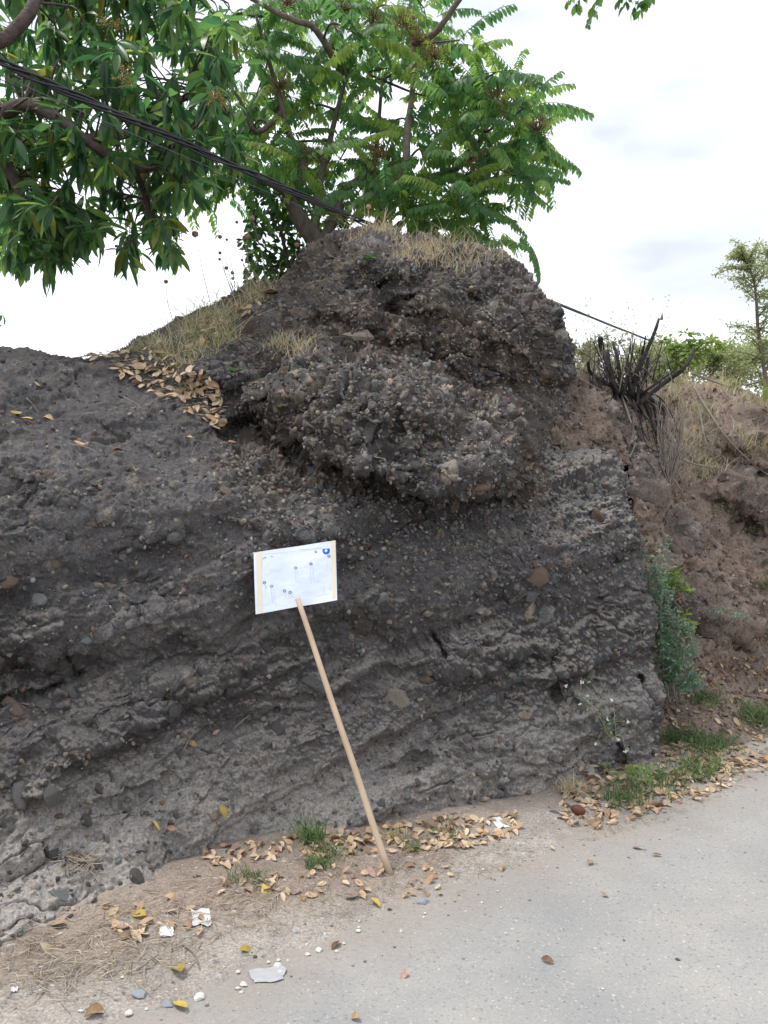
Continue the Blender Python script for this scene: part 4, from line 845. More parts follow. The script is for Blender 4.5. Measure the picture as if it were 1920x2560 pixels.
for (xa, xb, dx) in ((240, 322, 34), (1345, 1412, 24)):
    mb = MB(); vs = []; k = 10
    for j in range(k+1):
        y0 = (365 if xa < 500 else 195)+(905 if xa < 500 else 872)*j/k
        vs += [sheet_xy(xa+dx*j/k, y0+(-0.153*(0)), 0.0008), sheet_xy(xb+dx*0.35*j/k, y0-0.153*(xb-xa), 0.0008)]
    mb.add(vs, [(2*j, 2*j+1, 2*j+3, 2*j+2) for j in range(k)]); mb.build('tape_strip', M_tape, sgn)
def flat(name, poly, mat, off=0.0008, parent=paper):
    mb = MB(); mb.add([sheet_xy(x, y, off) for x, y in poly], [tuple(range(len(poly)))]); o = link(name, mb.mesh(name, mat, False), parent); o.location = (0, 0, 0); return o
bd = [(1220, 318), (1327, 310), (1329, 365)]+[(1275+53*math.cos(a)*1.0, 360+42*math.sin(a)) for a in [i*math.pi/10 for i in range(1, 10)]]+[(1221, 362)]
badge = flat('blue_badge', bd, M_blue)
flat('white_diamond', [(1272, 322), (1297, 346), (1272, 372), (1247, 348)], M_white, 0.0013); flat('blue_arrow', [(1268, 338), (1277, 338), (1276, 356), (1269, 356)], M_blue, 0.0018)
def pin(x, y, r, mat, fill, tip=True):
    mb = MB(); n = 18; V = []; r *= 1.12; w = r*0.46
    for i in range(n):
        a = 2*math.pi*i/n; rr = r*(1.45 if (tip and i == 0) else 1.0); V.append(sheet_xy(x+rr*math.cos(a), y+rr*math.sin(a), 0.0008)); V.append(sheet_xy(x+(r-w)*math.cos(a), y+(r-w)*math.sin(a), 0.0008))
    mb.add(V, [(2*i, (2*i+2) % (2*n), (2*i+3) % (2*n), 2*i+1) for i in range(n)]); o = link('map_pin', mb.mesh('map_pin', mat, False), paper); o.location = (0, 0, 0)
for x, y, r, m in ((362, 822, 20, M_teal), (1048, 548, 19, M_teal), (468, 876, 19, M_grey), (657, 947, 20, M_tealp), (740, 972, 20, M_tealp), (822, 606, 19, M_grey), (1315, 430, 19, M_tealp)): pin(x, y, r, m, None)
pin(1120, 363, 17, M_grey, None, False); pin(376, 447, 10, M_grey, None, False); pin(354, 462, 9, M_grey, None, False)
flat('map_arrow', [(455, 432), (474, 430), (474, 425), (487, 433), (474, 441), (474, 436), (455, 437)], M_grey)
# the rows of lettering run down the sheet, too small to read
r_ = random.Random(5); let = MB()
for x, y0, y1, dx in ((372, 850, 1005, 14), (386, 860, 900, 4), (462, 905, 1110, 20), (496, 905, 1105, 18), (672, 978, 1062, 6), (722, 1000, 1062, 6), (752, 1000, 1055, 6), (780, 1000, 1050, 4), (815, 635, 820, 10), (848, 640, 805, 8), (1040, 585, 835, 10), (1076, 575, 795, 12), (1288, 560, 600, 0), (1332, 860, 960, 6)):
    y = y0
    while y < y1:
        l = r_.uniform(3, 9); xx = x+dx*(y-y0)/(y1-y0); w = r_.uniform(3, 7)
        let.add([sheet_xy(xx-w, y, 0.0008), sheet_xy(xx+w, y, 0.0008), sheet_xy(xx+w, y+l*0.55, 0.0008), sheet_xy(xx-w, y+l*0.55, 0.0008)], [(0, 1, 2, 3)]); y += l+r_.uniform(1.5, 4)+(8 if r_.random() < 0.12 else 0)
o = link('lettering', let.mesh('lettering', M_pale, False), paper); o.location = (0, 0, 0); o['kind'] = 'stuff'
mb = MB()
for (xa, ya, xb, yb) in ((330, 405, 1215, 310), (345, 1145, 1340, 990), (330, 600, 325, 430), (880, 330, 1210, 305), (1235, 860, 1240, 1010), (520, 1110, 545, 1140), (860, 835, 1180, 800), (1360, 570, 1358, 690)):
    d = Vector((xb-xa, yb-ya)).normalized(); q = Vector((-d.y, d.x))*1.6
    mb.add([sheet_xy(xa+q.x, ya+q.y, 0.0008), sheet_xy(xb+q.x, yb+q.y, 0.0008), sheet_xy(xb-q.x, yb-q.y, 0.0008), sheet_xy(xa-q.x, ya-q.y, 0.0008)], [(0, 1, 2, 3)])
o = link('map_lines', mb.mesh('map_lines', M_pale, False), paper); o.location = (0, 0, 0); o['kind'] = 'stuff'
M_stick = noise_mat('pale_wood', [(0.3, (0.42, 0.31, 0.21)), (0.7, (0.56, 0.44, 0.32))], 14, rough=0.65, bump=0.25, bscale=60, bdist=0.003, stretch=(1, 1, 0.25))
s0 = at(744, 1497, 3.475); s1 = at(977, 2192, 3.14); mb = MB(); pth = [s0.lerp(s1, i/14)+Vector((0.0012*math.sin(i*0.9), 0.001*math.cos(i*1.3), 0)) for i in range(15)]
pth = [pth[0]+(pth[0]-pth[1]).normalized()*0.004]+pth; mb.tube(pth, [0.0085]+taper(15, 0.0118, 0.0142), 14, wob=0.012); mb.build('stick', M_stick, sgn)

# ------------------------------------------------------------------ grass
M_straw = leaf_mat('dry_grass', [(0.0, (0.40, 0.33, 0.20)), (0.4, (0.53, 0.45, 0.28)), (0.8, (0.63, 0.55, 0.38)), (1.0, (0.36, 0.34, 0.18))], 0.35, 1.1, 0.7, 0.2)
M_green = leaf_mat('green_grass', [(0.0, (0.075, 0.14, 0.055)), (0.5, (0.11, 0.185, 0.07)), (0.85, (0.17, 0.23, 0.10)), (1.0, (0.28, 0.26, 0.13))], 0.4, 1.4, 0.6, 0.3)
M_mixg = leaf_mat('mixed_grass', [(0.0, (0.20, 0.26, 0.12)), (0.3, (0.36, 0.36, 0.20)), (0.6, (0.54, 0.47, 0.30)), (1.0, (0.68, 0.60, 0.43))], 0.4, 1.2, 0.65, 0.25)
def blade(mb, p, h, lean, w, r, curl=0.6):
    a = rng.uniform(0, 6.28); d = Vector((math.cos(a), math.sin(a), 0))*rng.uniform(0.2, 1.1)+lean; sd = Vector((rng.gauss(0, 1), rng.gauss(0, 0.5), 0)).normalized()*w
    kink = Vector((rng.gauss(0, 1), rng.gauss(0, 1), rng.gauss(0, 0.5)))*h*0.07; V = []; n = 4; cu = curl*rng.uniform(0.6, 1.3)
    def at_(t): return p+Vector((0, 0, h*(t-0.42*cu*t*t*t)))+d*(h*cu*t*t*0.8+h*0.18*t)+kink*math.sin(t*5)
    for i in range(n):
        t = i/n; q = at_(t); V += [q-sd*(1-t*0.75), q+sd*(1-t*0.75)]
    V.append(at_(1.0)); mb.add(V, [(0, 1, 3, 2), (2, 3, 5, 4), (4, 5, 7, 6), (6, 7, 8)], r)
def inpoly(n, poly):
    xs = [p[0] for p in poly]; ys = [p[1] for p in poly]; o = []
    while len(o) < n:
        x, y = rng.uniform(min(xs), max(xs)), rng.uniform(min(ys), max(ys))
        if inside(np.array([x]), np.array([y]), poly)[0]: o.append((x, y))
    return o
def sil_y(px): return float(np.interp(px, [p[0] for p in SIL[:30]], [p[1] for p in SIL[:30]]))
# dry grass crowning the mound
mb = MB()
for k in range(1500):
    px = rng.triangular(835, 1255, 1060) if rng.random() < 0.7 else rng.uniform(860, 1250); dy = rng.random()**1.6*(70 if 980 < px < 1200 else 30)
    py = sil_y(px)+7+dy; q = look(rk, px, py)
    if not q: continue
    p = q[0].copy()
    if dy < 10: p.y += rng.uniform(0, 0.35); p.z += rng.uniform(-0.01, 0.01)
    blade(mb, p-Vector((0, 0, 0.01)), rng.uniform(0.03, 0.09) if rng.random() < 0.82 else rng.uniform(0.10, 0.24), Vector((rng.gauss(0, .6), rng.gauss(-0.2, .3), 0)), rng.uniform(0.0014, 0.0028), rng.random(), rng.uniform(0.3, 1.3))
o = mb.build('dry_grass', M_straw); tag(o, 'dry straw-coloured grass crowning the top of the mound', 'grass', kind='stuff')
# grass on the left slope
mb = MB(); SL = [(262, 893), (350, 848), (450, 800), (560, 742), (690, 698), (690, 740), (640, 800), (600, 850), (500, 890), (430, 915), (330, 905)]
for px, py in inpoly(3800, SL):
    q = look(rk, px, py)
    if not q: continue
    edge = py-sil_y(px) < 18; p = q[0].copy()
    if edge: p.y += rng.uniform(0, 0.4)
    if fbm(np.array([[px/70, py/50, 3.0]], np.float32), 1, 77, 2)[0] < -0.05 and not edge: continue
    blade(mb, p-Vector((0, 0, 0.01)), rng.uniform(0.03, 0.09) if rng.random() < 0.86 else rng.uniform(0.10, 0.34), Vector((rng.gauss(0, .9), rng.gauss(-0.3, .6), 0)), rng.uniform(0.0012, 0.0028), rng.random(), rng.uniform(0.5, 1.9))
o = mb.build('slope_grass', M_mixg); tag(o, 'half dry grass covering the slope left of the mound', 'grass', kind='stuff')
def tuft(px, py, n, hmin, hmax, spread, mat, label, name='grass_tuft', group=None, w=0.0022):
    p0, _ = pick(px, py); e = empty(name, p0); tag(e, label, 'grass tuft', group); mb = MB()
    for _ in range(n):
        x, y = px+rng.gauss(0, spread), py+rng.gauss(0, spread*0.4); p, _ = pick(x, y)
        if abs(p.y-p0.y) > 0.4: p = p0.copy()
        blade(mb, p-Vector((0, 0, 0.008)), rng.uniform(hmin, hmax), Vector((rng.gauss(0, .5), rng.gauss(-0.3, .5), 0)), rng.uniform(w*0.7, w*1.3), rng.random(), rng.uniform(0.4, 1.5))
    o = mb.build('blades', mat, e); o['kind'] = 'stuff'
tuft(775, 2100, 120, 0.06, 0.17, 16, M_green, 'long green grass tuft at the rock foot left of the stick', w=0.003)
tuft(820, 2130, 90, 0.04, 0.10, 30, M_green, 'low green grass between the long tuft and the stick')
tuft(790, 2165, 80, 0.05, 0.10, 16, M_green, 'green grass tuft spilling over dirt below the long tuft', w=0.003)
tuft(625, 2195, 110, 0.03, 0.08, 26, M_green, 'short green grass tuft among leaves at the rock foot, leftmost')
tuft(985, 2095, 90, 0.03, 0.08, 22, M_mixg, 'dry and green grass tuft just right of the stick')
tuft(1120, 2085, 90, 0.03, 0.07, 34, M_green, 'low green weed patch between stick and brown fruit')
tuft(1030, 2125, 50, 0.03, 0.06, 14, M_green, 'tiny green tuft in leaves right of the stick foot')
tuft(735, 885, 130, 0.05, 0.17, 24, M_straw, 'straw-coloured dry grass clump on the ledge above the bulging rock')
tuft(690, 870, 70, 0.04, 0.12, 22, M_mixg, 'thin half-dry grass clump left of the straw clump on the ledge')
tuft(470, 985, 70, 0.04, 0.12, 14, M_mixg, 'thin grass tuft among brown leaves on the left slope')
tuft(912, 690, 30, 0.03, 0.08, 6, M_straw, 'tiny dry tuft high on the mound face')
for px, py, n, sx, lb in ((1690, 1840, 180, 26, 'green grass clump beside the rock corner, below the blue-green shrub'), (1780, 1865, 200, 34, 'bushy green grass clump on the leafy verge at right'), (1740, 1930, 120, 40, 'low green grass at the road edge right of the rock corner'), (1885, 1790, 140, 24, 'green grass clump near the right edge of the bank foot'), (1650, 1960, 90, 40, 'low weeds under the rock corner among dry leaves'), (1560, 2000, 80, 34, 'green weeds in the thick leaf pile right of the brown fruit'), (1770, 1760, 70, 24, 'sparse grass tuft on the bank foot below the dark boulder'), (1815, 1280, 60, 16, 'yellow-green grass tuft on the brown bank'), (1905, 1470, 40, 12, 'small grass tuft at the right edge of the bank'), (1425, 1985, 40, 14, 'thin dry grass against the rock just above the brown fruit')):
    tuft(px, py, n*2, 0.05, 0.15, sx, M_green if 'dry grass' not in lb else M_straw, lb, w=0.003)
for px, py, lb in ((1475, 935, 'yellowish grass clump right of the mound under the burnt stems'), (1560, 960, 'dry grass clump at the base of the burnt stems'), (1650, 1010, 'dry grass around the root of the burnt shrub'), (1745, 1050, 'dry grass hanging over the brown bank edge'), (1860, 1120, 'straw tuft drooping on the far bank boulder'), (1700, 985, 'dry grass tuft right behind the dead canes'), (1800, 985, 'dry grass tuft on the bank crest below the rounded shrub'), (1880, 1010, 'dry grass tuft on the bank crest below the tall sapling'), (1760, 1180, 'sparse straw tuft halfway down the brown bank'), (1720, 1120, 'straw tuft just right of the dead canes')):
    tuft(px, py, 130, 0.08, 0.28, 30, M_mixg, lb)

# ------------------------------------------------------------------ dried flower stalks with ball heads
M_ball = leaf_mat('seed_ball', [(0.0, (0.40, 0.29, 0.24)), (1.0, (0.55, 0.42, 0.36))], 0.5, 1.2, 0.9, 0.1)
M_stalk = plain('dry_stalk', (0.30, 0.25, 0.17), 0.8)
HEADS = [(488, 585, 7, 'largest round seed ball standing against the sky left of the tree'), (550, 592, 4.5, 'small seed ball between the two largest balls against the sky'), (618, 591, 6.5, 'big seed ball at the left edge of the dark bush'), (630, 546, 5.5, 'seed ball at the upper left edge of the dark bush'), (592, 555, 3.5, 'tiny seed ball against the sky above the big ones'), (550, 632, 3.5, 'upper of two tiny seed balls hanging low against the sky'), (549, 648, 3, 'lower of two tiny seed balls against the sky'), (567, 599, 3, 'tiny seed ball just right of the small one against the sky'), (415, 704, 4.5, 'lone seed ball far left above the grass slope'), (566, 670, 4, 'seed ball on tall stalk above the grass, left one'), (581, 682, 4, 'seed ball on tall stalk above the grass, middle one'), (582, 696, 3.5, 'lowest seed ball above the slope grass'), (742, 612, 5, 'seed ball in front of the dark bush near the trunk'), (606, 622, 3.5, 'seed ball by the bush edge, below the big one'), (605, 650, 3, 'small seed ball by the bush edge, lowest there'), (922, 517, 5, 'orange-brown seed ball in the grass on the mound top')]
import bmesh as _bm2
def ball_mesh():
    b = _bm2.new(); _bm2.ops.create_icosphere(b, subdivisions=3, radius=1.0); r2 = random.Random(3)
    for v in b.verts: v.co *= r2.uniform(0.82, 1.12)
    me = bpy.data.meshes.new('seed_head'); b.to_mesh(me); b.free(); me.materials.append(M_ball); return me
BALL = ball_mesh()
for px, py, r_, lb in HEADS:
    Y = rng.uniform(5.25, 5.7); c = at(px, py, Y); bx = px+rng.uniform(10, 45) if px < 700 else px+rng.uniform(-10, 10); bp_ = at(bx, sil_y(bx)+20, Y); bp_.z = min(bp_.z, c.z-0.12)
    e = empty('dried_flower_stalk', bp_); tag(e, lb, 'dried flower', 'dried flower stalks on the slope')
    mb = MB(); mb.tube(smooth_path([bp_, bp_.lerp(c, 0.55)+Vector((rng.gauss(0, 0.015), 0, 0)), c], 4), taper(9, 0.0028, 0.0016), 5); mb.build('stem', M_stalk, e)
    o = bpy.data.objects.new('seed_head', BALL); col.objects.link(o); o.parent = e; o.location = c-bp_; z = r_*1.2/F*Y; o.scale = (z, z, z*0.95)

# ------------------------------------------------------------------ right-hand side: burnt shrub, canes, blue-green shrub, saplings
M_char = noise_mat('charred_bark', [(0.3, (0.018, 0.016, 0.017)), (0.7, (0.075, 0.066, 0.064))], 24, bump=0.9, bscale=70, bdist=0.012)
M_dead = noise_mat('dead_stem', [(0.3, (0.16, 0.135, 0.115)), (0.7, (0.30, 0.265, 0.23))], 30, bump=0.4)
M_cut = plain('pale_cut_end', (0.25, 0.25, 0.30), 0.6)
ST0 = at(1565, 985, 5.75); stump = empty('burnt_shrub', ST0); tag(stump, 'charred shrub with cut black stems and bare roots on the bank', 'shrub')
for pts, r0, r1 in (([(1547, 990), (1521, 912), (1508, 875), (1503, 838)], 0.030, 0.026), ([(1556, 985), (1545, 900), (1532, 858)], 0.022, 0.014), ([(1575, 990), (1608, 905), (1640, 835), (1655, 795)], 0.026, 0.012), ([(1570, 985), (1595, 905), (1613, 838)], 0.018, 0.007), ([(1560, 985), (1576, 910), (1587, 848)], 0.014, 0.006), ([(1600, 1005), (1660, 950), (1710, 920), (1736, 878)], 0.024, 0.018),
                    ([(1530, 970), (1482, 938), (1466, 905)], 0.020, 0.014), ([(1552, 985), (1530, 930), (1518, 875)], 0.016, 0.012), ([(1580, 990), (1570, 940), (1562, 890)], 0.015, 0.012), ([(1590, 995), (1612, 940), (1618, 895)], 0.02, 0.016), ([(1585, 1000), (1640, 960), (1690, 925)], 0.014, 0.008), ([(1540, 985), (1528, 935), (1527, 915)], 0.018, 0.016), ([(1598, 1010), (1592, 960), (1583, 940)], 0.016, 0.014), ([(1566, 990), (1553, 940), (1550, 880)], 0.010, 0.004), ([(1575, 990), (1600, 940), (1605, 870)], 0.010, 0.004), ([(1545, 985), (1500, 940), (1492, 880)], 0.007, 0.003)):
    branch(stump, [at(x+rng.gauss(0, 3), y+rng.gauss(0, 3), 5.72-0.012*i+rng.uniform(-.1, .1)) for i, (x, y) in enumerate(pts)], r0*0.75, r1*0.72, M_char, 'stem', 8, 4, 0.12)
for k in range(75):
    b = at(rng.gauss(1570, 40), rng.uniform(930, 985), 5.7+rng.uniform(-.1, .1)); tx, ty = b.x/b.y*F+CX+rng.gauss(10, 45), rng.uniform(825, 930); t = at(tx, ty, b.y+rng.uniform(-.1, .1))
    branch(stump, [b, b.lerp(t, .5)+Vector((rng.gauss(0, .02), 0, 0)), t], rng.uniform(.003, .007), .002, M_char if k % 3 else M_dead, 'twig', 5, 3)
cap = MB(); cap.tube([at(1654, 799, 5.66), at(1656, 782, 5.66)], [0.013, 0.004], 8); cap.build('cut_tip', M_cut, stump)
for k in range(26):
    x0 = rng.uniform(1535, 1612); tx = x0+rng.uniform(10, 110); ty = rng.uniform(1050, 1210); pts = []
    for t in (0, 0.3, 0.65, 1.0):
        px, py = x0+(tx-x0)*t+rng.gauss(0, 8), 980+(ty-980)*t+rng.gauss(0, 6); p, _ = pick(px, py); p = p.copy(); p.y -= 0.03+0.05*rng.random(); pts.append(p if t else at(px, py, 5.75))
    if max((pts[i]-pts[i+1]).length for i in range(3)) > 0.6: continue
    branch(stump, pts, rng.uniform(0.005, 0.015), 0.003, M_char if rng.random() < 0.75 else M_dead, 'root', 6, 4, 0.15)
canes = empty('dead_canes', pick(1672, 1200)[0]); tag(canes, 'upright bundle of grey dead canes rooted below the burnt shrub', 'dead plant')
for k in range(34):
    p0 = at(rng.gauss(1675, 12), rng.uniform(1150, 1240), 5.45); tx, ty = rng.gauss(1690, 38), rng.uniform(980, 1130)
    branch(canes, [p0, p0.lerp(at(tx, ty, 5.4), 0.5)+Vector((rng.gauss(0, .02), 0, 0)), at(tx, ty, 5.4+rng.uniform(-.12, .12))], 0.0055, 0.002, M_dead, 'cane', 5, 3)
for k, (pts, lb) in enumerate((([(1705, 985), (1790, 1090), (1860, 1170), (1925, 1215)], 'long thin bare branch sloping down across the brown bank'), ([(1640, 1130), (1720, 1170), (1830, 1160), (1880, 1150)], 'thin pale stem lying nearly level on the bank'), ([(1720, 945), (1800, 980), (1860, 990), (1925, 1030)], 'thin stem drooping along the crest of the bank'), ([(1815, 975), (1850, 978), (1900, 962)], 'short grey broken branch on the bank crest'), ([(1650, 1190), (1690, 1240), (1697, 1255)], 'thin forked pale twig below the canes'), ([(1735, 1040), (1745, 1110), (1760, 1135)], 'short pale twig beside the canes'))):
    p = [pick(x, y)[0].copy()-Vector((0, 0.06+0.05*(k == 0), -0.02)) for x, y in pts]; mb = MB(); q = smooth_path(p, 5); mb.tube(q, taper(len(q), 0.009 if k != 3 else 0.016, 0.004), 6, wob=0.1); tag(mb.build('fallen_branch', M_dead), lb, 'branch')

M_blue = leaf_mat('bluegreen_leaf', [(0.0, (0.11, 0.19, 0.14)), (0.5, (0.17, 0.27, 0.19)), (0.8, (0.23, 0.33, 0.22)), (1.0, (0.20, 0.30, 0.10))], 0.3, 1.4, 0.5, 0.4)
M_lime = leaf_mat('lime_leaf', [(0.0, (0.12, 0.20, 0.05)), (0.5, (0.18, 0.27, 0.07)), (1.0, (0.28, 0.36, 0.12))], 0.45, 1.4, 0.5, 0.4)
M_hazy = leaf_mat('feathery_leaf', [(0.0, (0.19, 0.24, 0.12)), (0.5, (0.27, 0.32, 0.16)), (1.0, (0.38, 0.40, 0.22))], 0.5, 1.6, 0.55, 0.35)
tiny = [leaf_np(0.28, 0.1, 0.1, 1.0, 4), leaf_np(0.22, 0.15, 0.25, 1.1, 4)]
def stems_plant(e, tips, base, leaf_n, size, mat, bark, jit=0.03, r0=0.004, start=0.25, bow=0.05):
    Lx = []
    for t in tips:
        b = base+Vector((rng.gauss(0, .02), rng.gauss(0, .02), 0)); m_ = b.lerp(t, 0.5)+Vector((rng.gauss(0, bow), rng.gauss(0, bow), bow)); pth = branch(e, [b, m_, t], r0, r0*0.35, bark, 'stem', 5, 6)
        for k in range(leaf_n):
            u = start+(1-start)*rng.random(); i = u*(len(pth)-1); p = pth[int(i)].lerp(pth[min(int(i)+1, len(pth)-1)], i-int(i))
            d = Vector((rng.gauss(0, 1), rng.gauss(0, 1), rng.gauss(0.3, 0.8))).normalized(); Lx.append((p+d*abs(rng.gauss(0, jit)), frame(d, roll=rng.uniform(-1, 1)), size*rng.uniform(0.7, 1.3)))
    leaves_out(e, Lx, tiny, mat, 0)
bb = at(1680, 1750, 4.86); shr = empty('bluegreen_shrub', bb); tag(shr, 'upright blue-green shrub growing in the crack beside the rock face', 'shrub')
tipsb = [at(x, y, 4.85+rng.uniform(-.1, .1)) for x, y in ((1608, 1355), (1664, 1345), (1650, 1380), (1632, 1400), (1655, 1440), (1640, 1470), (1668, 1480), (1625, 1430), (1690, 1540), (1715, 1560), (1670, 1570), (1650, 1600), (1720, 1620), (1735, 1690), (1700, 1650), (1745, 1720), (1655, 1650), (1690, 1690), (1720, 1720), (1640, 1540), (1660, 1520))]
stems_plant(shr, tipsb, bb, 190, 0.024, M_blue, M_dead, 0.026, 0.004, 0.25, 0.045)
lw = at(1685, 1500, 4.95); lime = empty('broadleaf_weed', lw); tag(lime, 'bright green weed with longer leaves behind the blue-green shrub', 'plant')
stems_plant(lime, [at(x, y, 5.0) for x, y in ((1690, 1425), (1712, 1455), (1675, 1450), (1700, 1480), (1720, 1590), (1735, 1570))], lw, 16, 0.055, M_lime, M_dead, 0.012, 0.003, 0.4, 0.03)
for px, py, lb in ((1875, 1340, 'small green weed on the dark boulder at right'), (1790, 1560, 'small blue-green weed with tiny leaves on the bank'), (1900, 1610, 'low weed at the right edge by the bank foot'), (1580, 1965, 'green weed in the leaf pile under the rock corner')):
    p, _ = pick(px, py); e = empty('small_weed', p); tag(e, lb, 'plant'); stems_plant(e, [p+Vector((rng.gauss(0, .09), rng.gauss(-.04, .03), rng.uniform(.03, .12))) for _ in range(7)], p, 22, 0.022, M_blue if 'blue' in lb else M_lime, M_dead, 0.012, 0.002)
p, _ = pick(1505, 1840); e = empty('flowering_weed', p); tag(e, 'straggling weed with tiny white flower heads on the rock ledge', 'plant')
wt = [at(x, y, p.y-0.10+rng.uniform(-.03, .03)) for x, y in ((1455, 1705), (1470, 1740), (1530, 1750), (1570, 1805), (1565, 1880), (1545, 1850), (1450, 1760), (1490, 1860), (1520, 1800), (1415, 1715))]
stems_plant(e, wt, p-Vector((0, .05, 0)), 14, 0.024, M_blue, M_straw, 0.015, 0.0018, 0.1)
fl = MB()
for t in wt:
    for k in range(6):
        c = t+Vector((rng.gauss(0, .004), rng.gauss(0, .004), rng.gauss(0, .004))); z = 0.005; fl.add([c+Vector((z, 0, 0)), c+Vector((-z, 0, 0)), c+Vector((0, 0, z)), c-Vector((0, 0, z)), c-Vector((0, z, 0))], [(0, 2, 4), (2, 1, 4), (1, 3, 4), (3, 0, 4)])
fl.build('flower_heads', plain('white_flower', (0.75, 0.73, 0.68), 0.8), e)['kind'] = 'stuff'
for px, py, lb in ((588, 935, 'small green seedling with broad leaves on the ledge edge'), (930, 658, 'small green seedling high on the mound face')):
    p, _ = pick(px, py); e = empty('seedling', p); tag(e, lb, 'plant'); Ls = [(p+Vector((0, -.01, .02)), frame(Vector((math.cos(a), math.sin(a)*.6-.5, rng.uniform(.1, .9))).normalized()), rng.uniform(0.05, 0.075)) for a in [i*0.9 for i in range(7)]]
    leaves_out(e, Ls, otemps, M_bush, 20)

# feathery sapling at the right edge and the scrub behind the bank
def feathery(e, path, r0, nb, blen, nleaf, size, mat, bark, droop=0.1, start=0.2):
    trunkp = branch(e, path, r0, r0*0.25, bark, 'trunk', 7, 6); Lx = []
    for k in range(nb):
        u = start+(1-start)*(k+rng.random())/nb; i = u*(len(trunkp)-1); p = trunkp[int(i)]; a = rng.uniform(0, 6.28); l = blen*(1.15-0.75*u)*rng.uniform(0.6, 1.2)
        d = Vector((math.cos(a), math.sin(a), rng.uniform(0.15, 0.8))).normalized(); q = [p, p+d*l*0.5+Vector((0, 0, .02)), p+d*l-Vector((0, 0, droop*l))]; pth = branch(e, q, r0*0.28, r0*0.08, bark, 'branch', 4, 4)
        for m in range(nleaf):
            i = rng.random()**0.8*(len(pth)-1); c = pth[int(i)].lerp(pth[min(int(i)+1, len(pth)-1)], i-int(i)); dd = Vector((rng.gauss(0, 1), rng.gauss(0, 1), rng.gauss(0, .6))).normalized()
            Lx.append((c+dd*abs(rng.gauss(0, size*0.9)), frame(dd, roll=rng.uniform(-1, 1)), size*rng.uniform(0.6, 1.3)))
    leaves_out(e, Lx, tiny, mat, 0)
M_pbark = noise_mat('sapling_bark', [(0.3, (0.12, 0.10, 0.075)), (0.7, (0.20, 0.17, 0.13))], 30, bump=0.3)
sap = empty('feathery_sapling', at(1925, 1010, 7.4)); tag(sap, 'tall thin feathery-leaved sapling at the right edge', 'tree')
feathery(sap, [at(1925, 1010, 7.4), at(1912, 930, 7.4), at(1896, 830, 7.4), at(1888, 720, 7.4), at(1868, 660, 7.4), at(1850, 635, 7.4)], 0.022, 52, 0.48, 100, 0.028, M_hazy, M_pbark, 0.10, 0.22)
sap2 = empty('feathery_sapling', at(1945, 1000, 7.7)); tag(sap2, 'second feathery sapling cut off by the right edge of the picture', 'tree')
feathery(sap2, [at(1960, 1010, 7.7), at(1950, 850, 7.7), at(1940, 720, 7.7), at(1915, 625, 7.7)], 0.024, 36, 0.5, 80, 0.030, M_hazy, M_pbark, 0.15, 0.3)
for k, (px, top, Y, n, m, lb) in enumerate(((1705, 860, 7.6, 8, M_lime, 'bright green leafy shrub just right of the burnt stems'), (1650, 870, 8.2, 20, M_hazy, 'thin hazy scrub behind the burnt stems'), (1775, 880, 8.4, 24, M_hazy, 'rounded feathery shrub on the skyline between burnt stems and sapling'), (1840, 870, 8.8, 26, M_hazy, 'feathery shrub on the skyline left of the tall sapling'), (1900, 860, 9.2, 26, M_hazy, 'feathery shrub behind the foot of the tall sapling'), (1990, 850, 9.0, 24, M_hazy, 'feathery shrub beyond the right edge'), (1590, 900, 8.0, 12, M_hazy, 'sparse pale scrub behind the black stems'), (1480, 860, 7.4, 10, M_hazy, 'sparse weeds behind the right shoulder of the mound'))):
    b = at(px, 985, Y); e = empty('scrub_bush', b); tag(e, lb, 'bush', 'scrub behind the bank')
    for q in range(3):
        feathery(e, [b+Vector((rng.gauss(0, .08), 0, -.2)), at(px+rng.gauss(0, 18), (985+top)/2, Y), at(px+rng.gauss(0, 40), top+rng.uniform(0, 30), Y)], 0.014, n//2+5, 0.60, 60, 0.042 if m is M_hazy else 0.055, m, M_pbark, 0.1, 0.15)
aloe, _ = pick(1900, 1000); e = empty('spiky_leaf_plant', aloe); tag(e, 'single upright bright green blade-leaved plant by the sapling foot', 'plant')
leaves_out(e, [(aloe+Vector((0.02*i, -.1, -.02)), frame(Vector((0.1*i-.05, -.1, 1)).normalized()), 0.22-0.03*i) for i in range(3)], [leaf_np(0.09, 0.3, 0.05, 0.7, 5)], M_lime, 5)
wds = MB()
for k in range(46):
    px = rng.uniform(1445, 1640); b = at(px, rng.uniform(905, 970), 6.3+rng.uniform(0, .8)); t = at(px+rng.gauss(10, 40), rng.uniform(740, 880), b.y); mm = b.lerp(t, .5)+Vector((rng.gauss(0, .04), 0, 0)); pth = smooth_path([b, mm, t], 4); wds.tube(pth, taper(len(pth), .0025, .0012), 3, rng.random())
    for q in range(rng.randint(2, 7)):
        c = pth[rng.randint(4, 8)]+Vector((rng.gauss(0, .02), rng.gauss(0, .02), rng.gauss(0, .02))); z = .008; wds.add([c+Vector((z, 0, 0)), c+Vector((-z, 0, z)), c+Vector((0, 0, -z)), c+Vector((0, z, z))], [(0, 1, 2), (0, 2, 3)], rng.random())
o = wds.build('dry_weeds', M_mixg); tag(o, 'thin dry weeds against the sky right of the mound', 'weeds', kind='stuff')

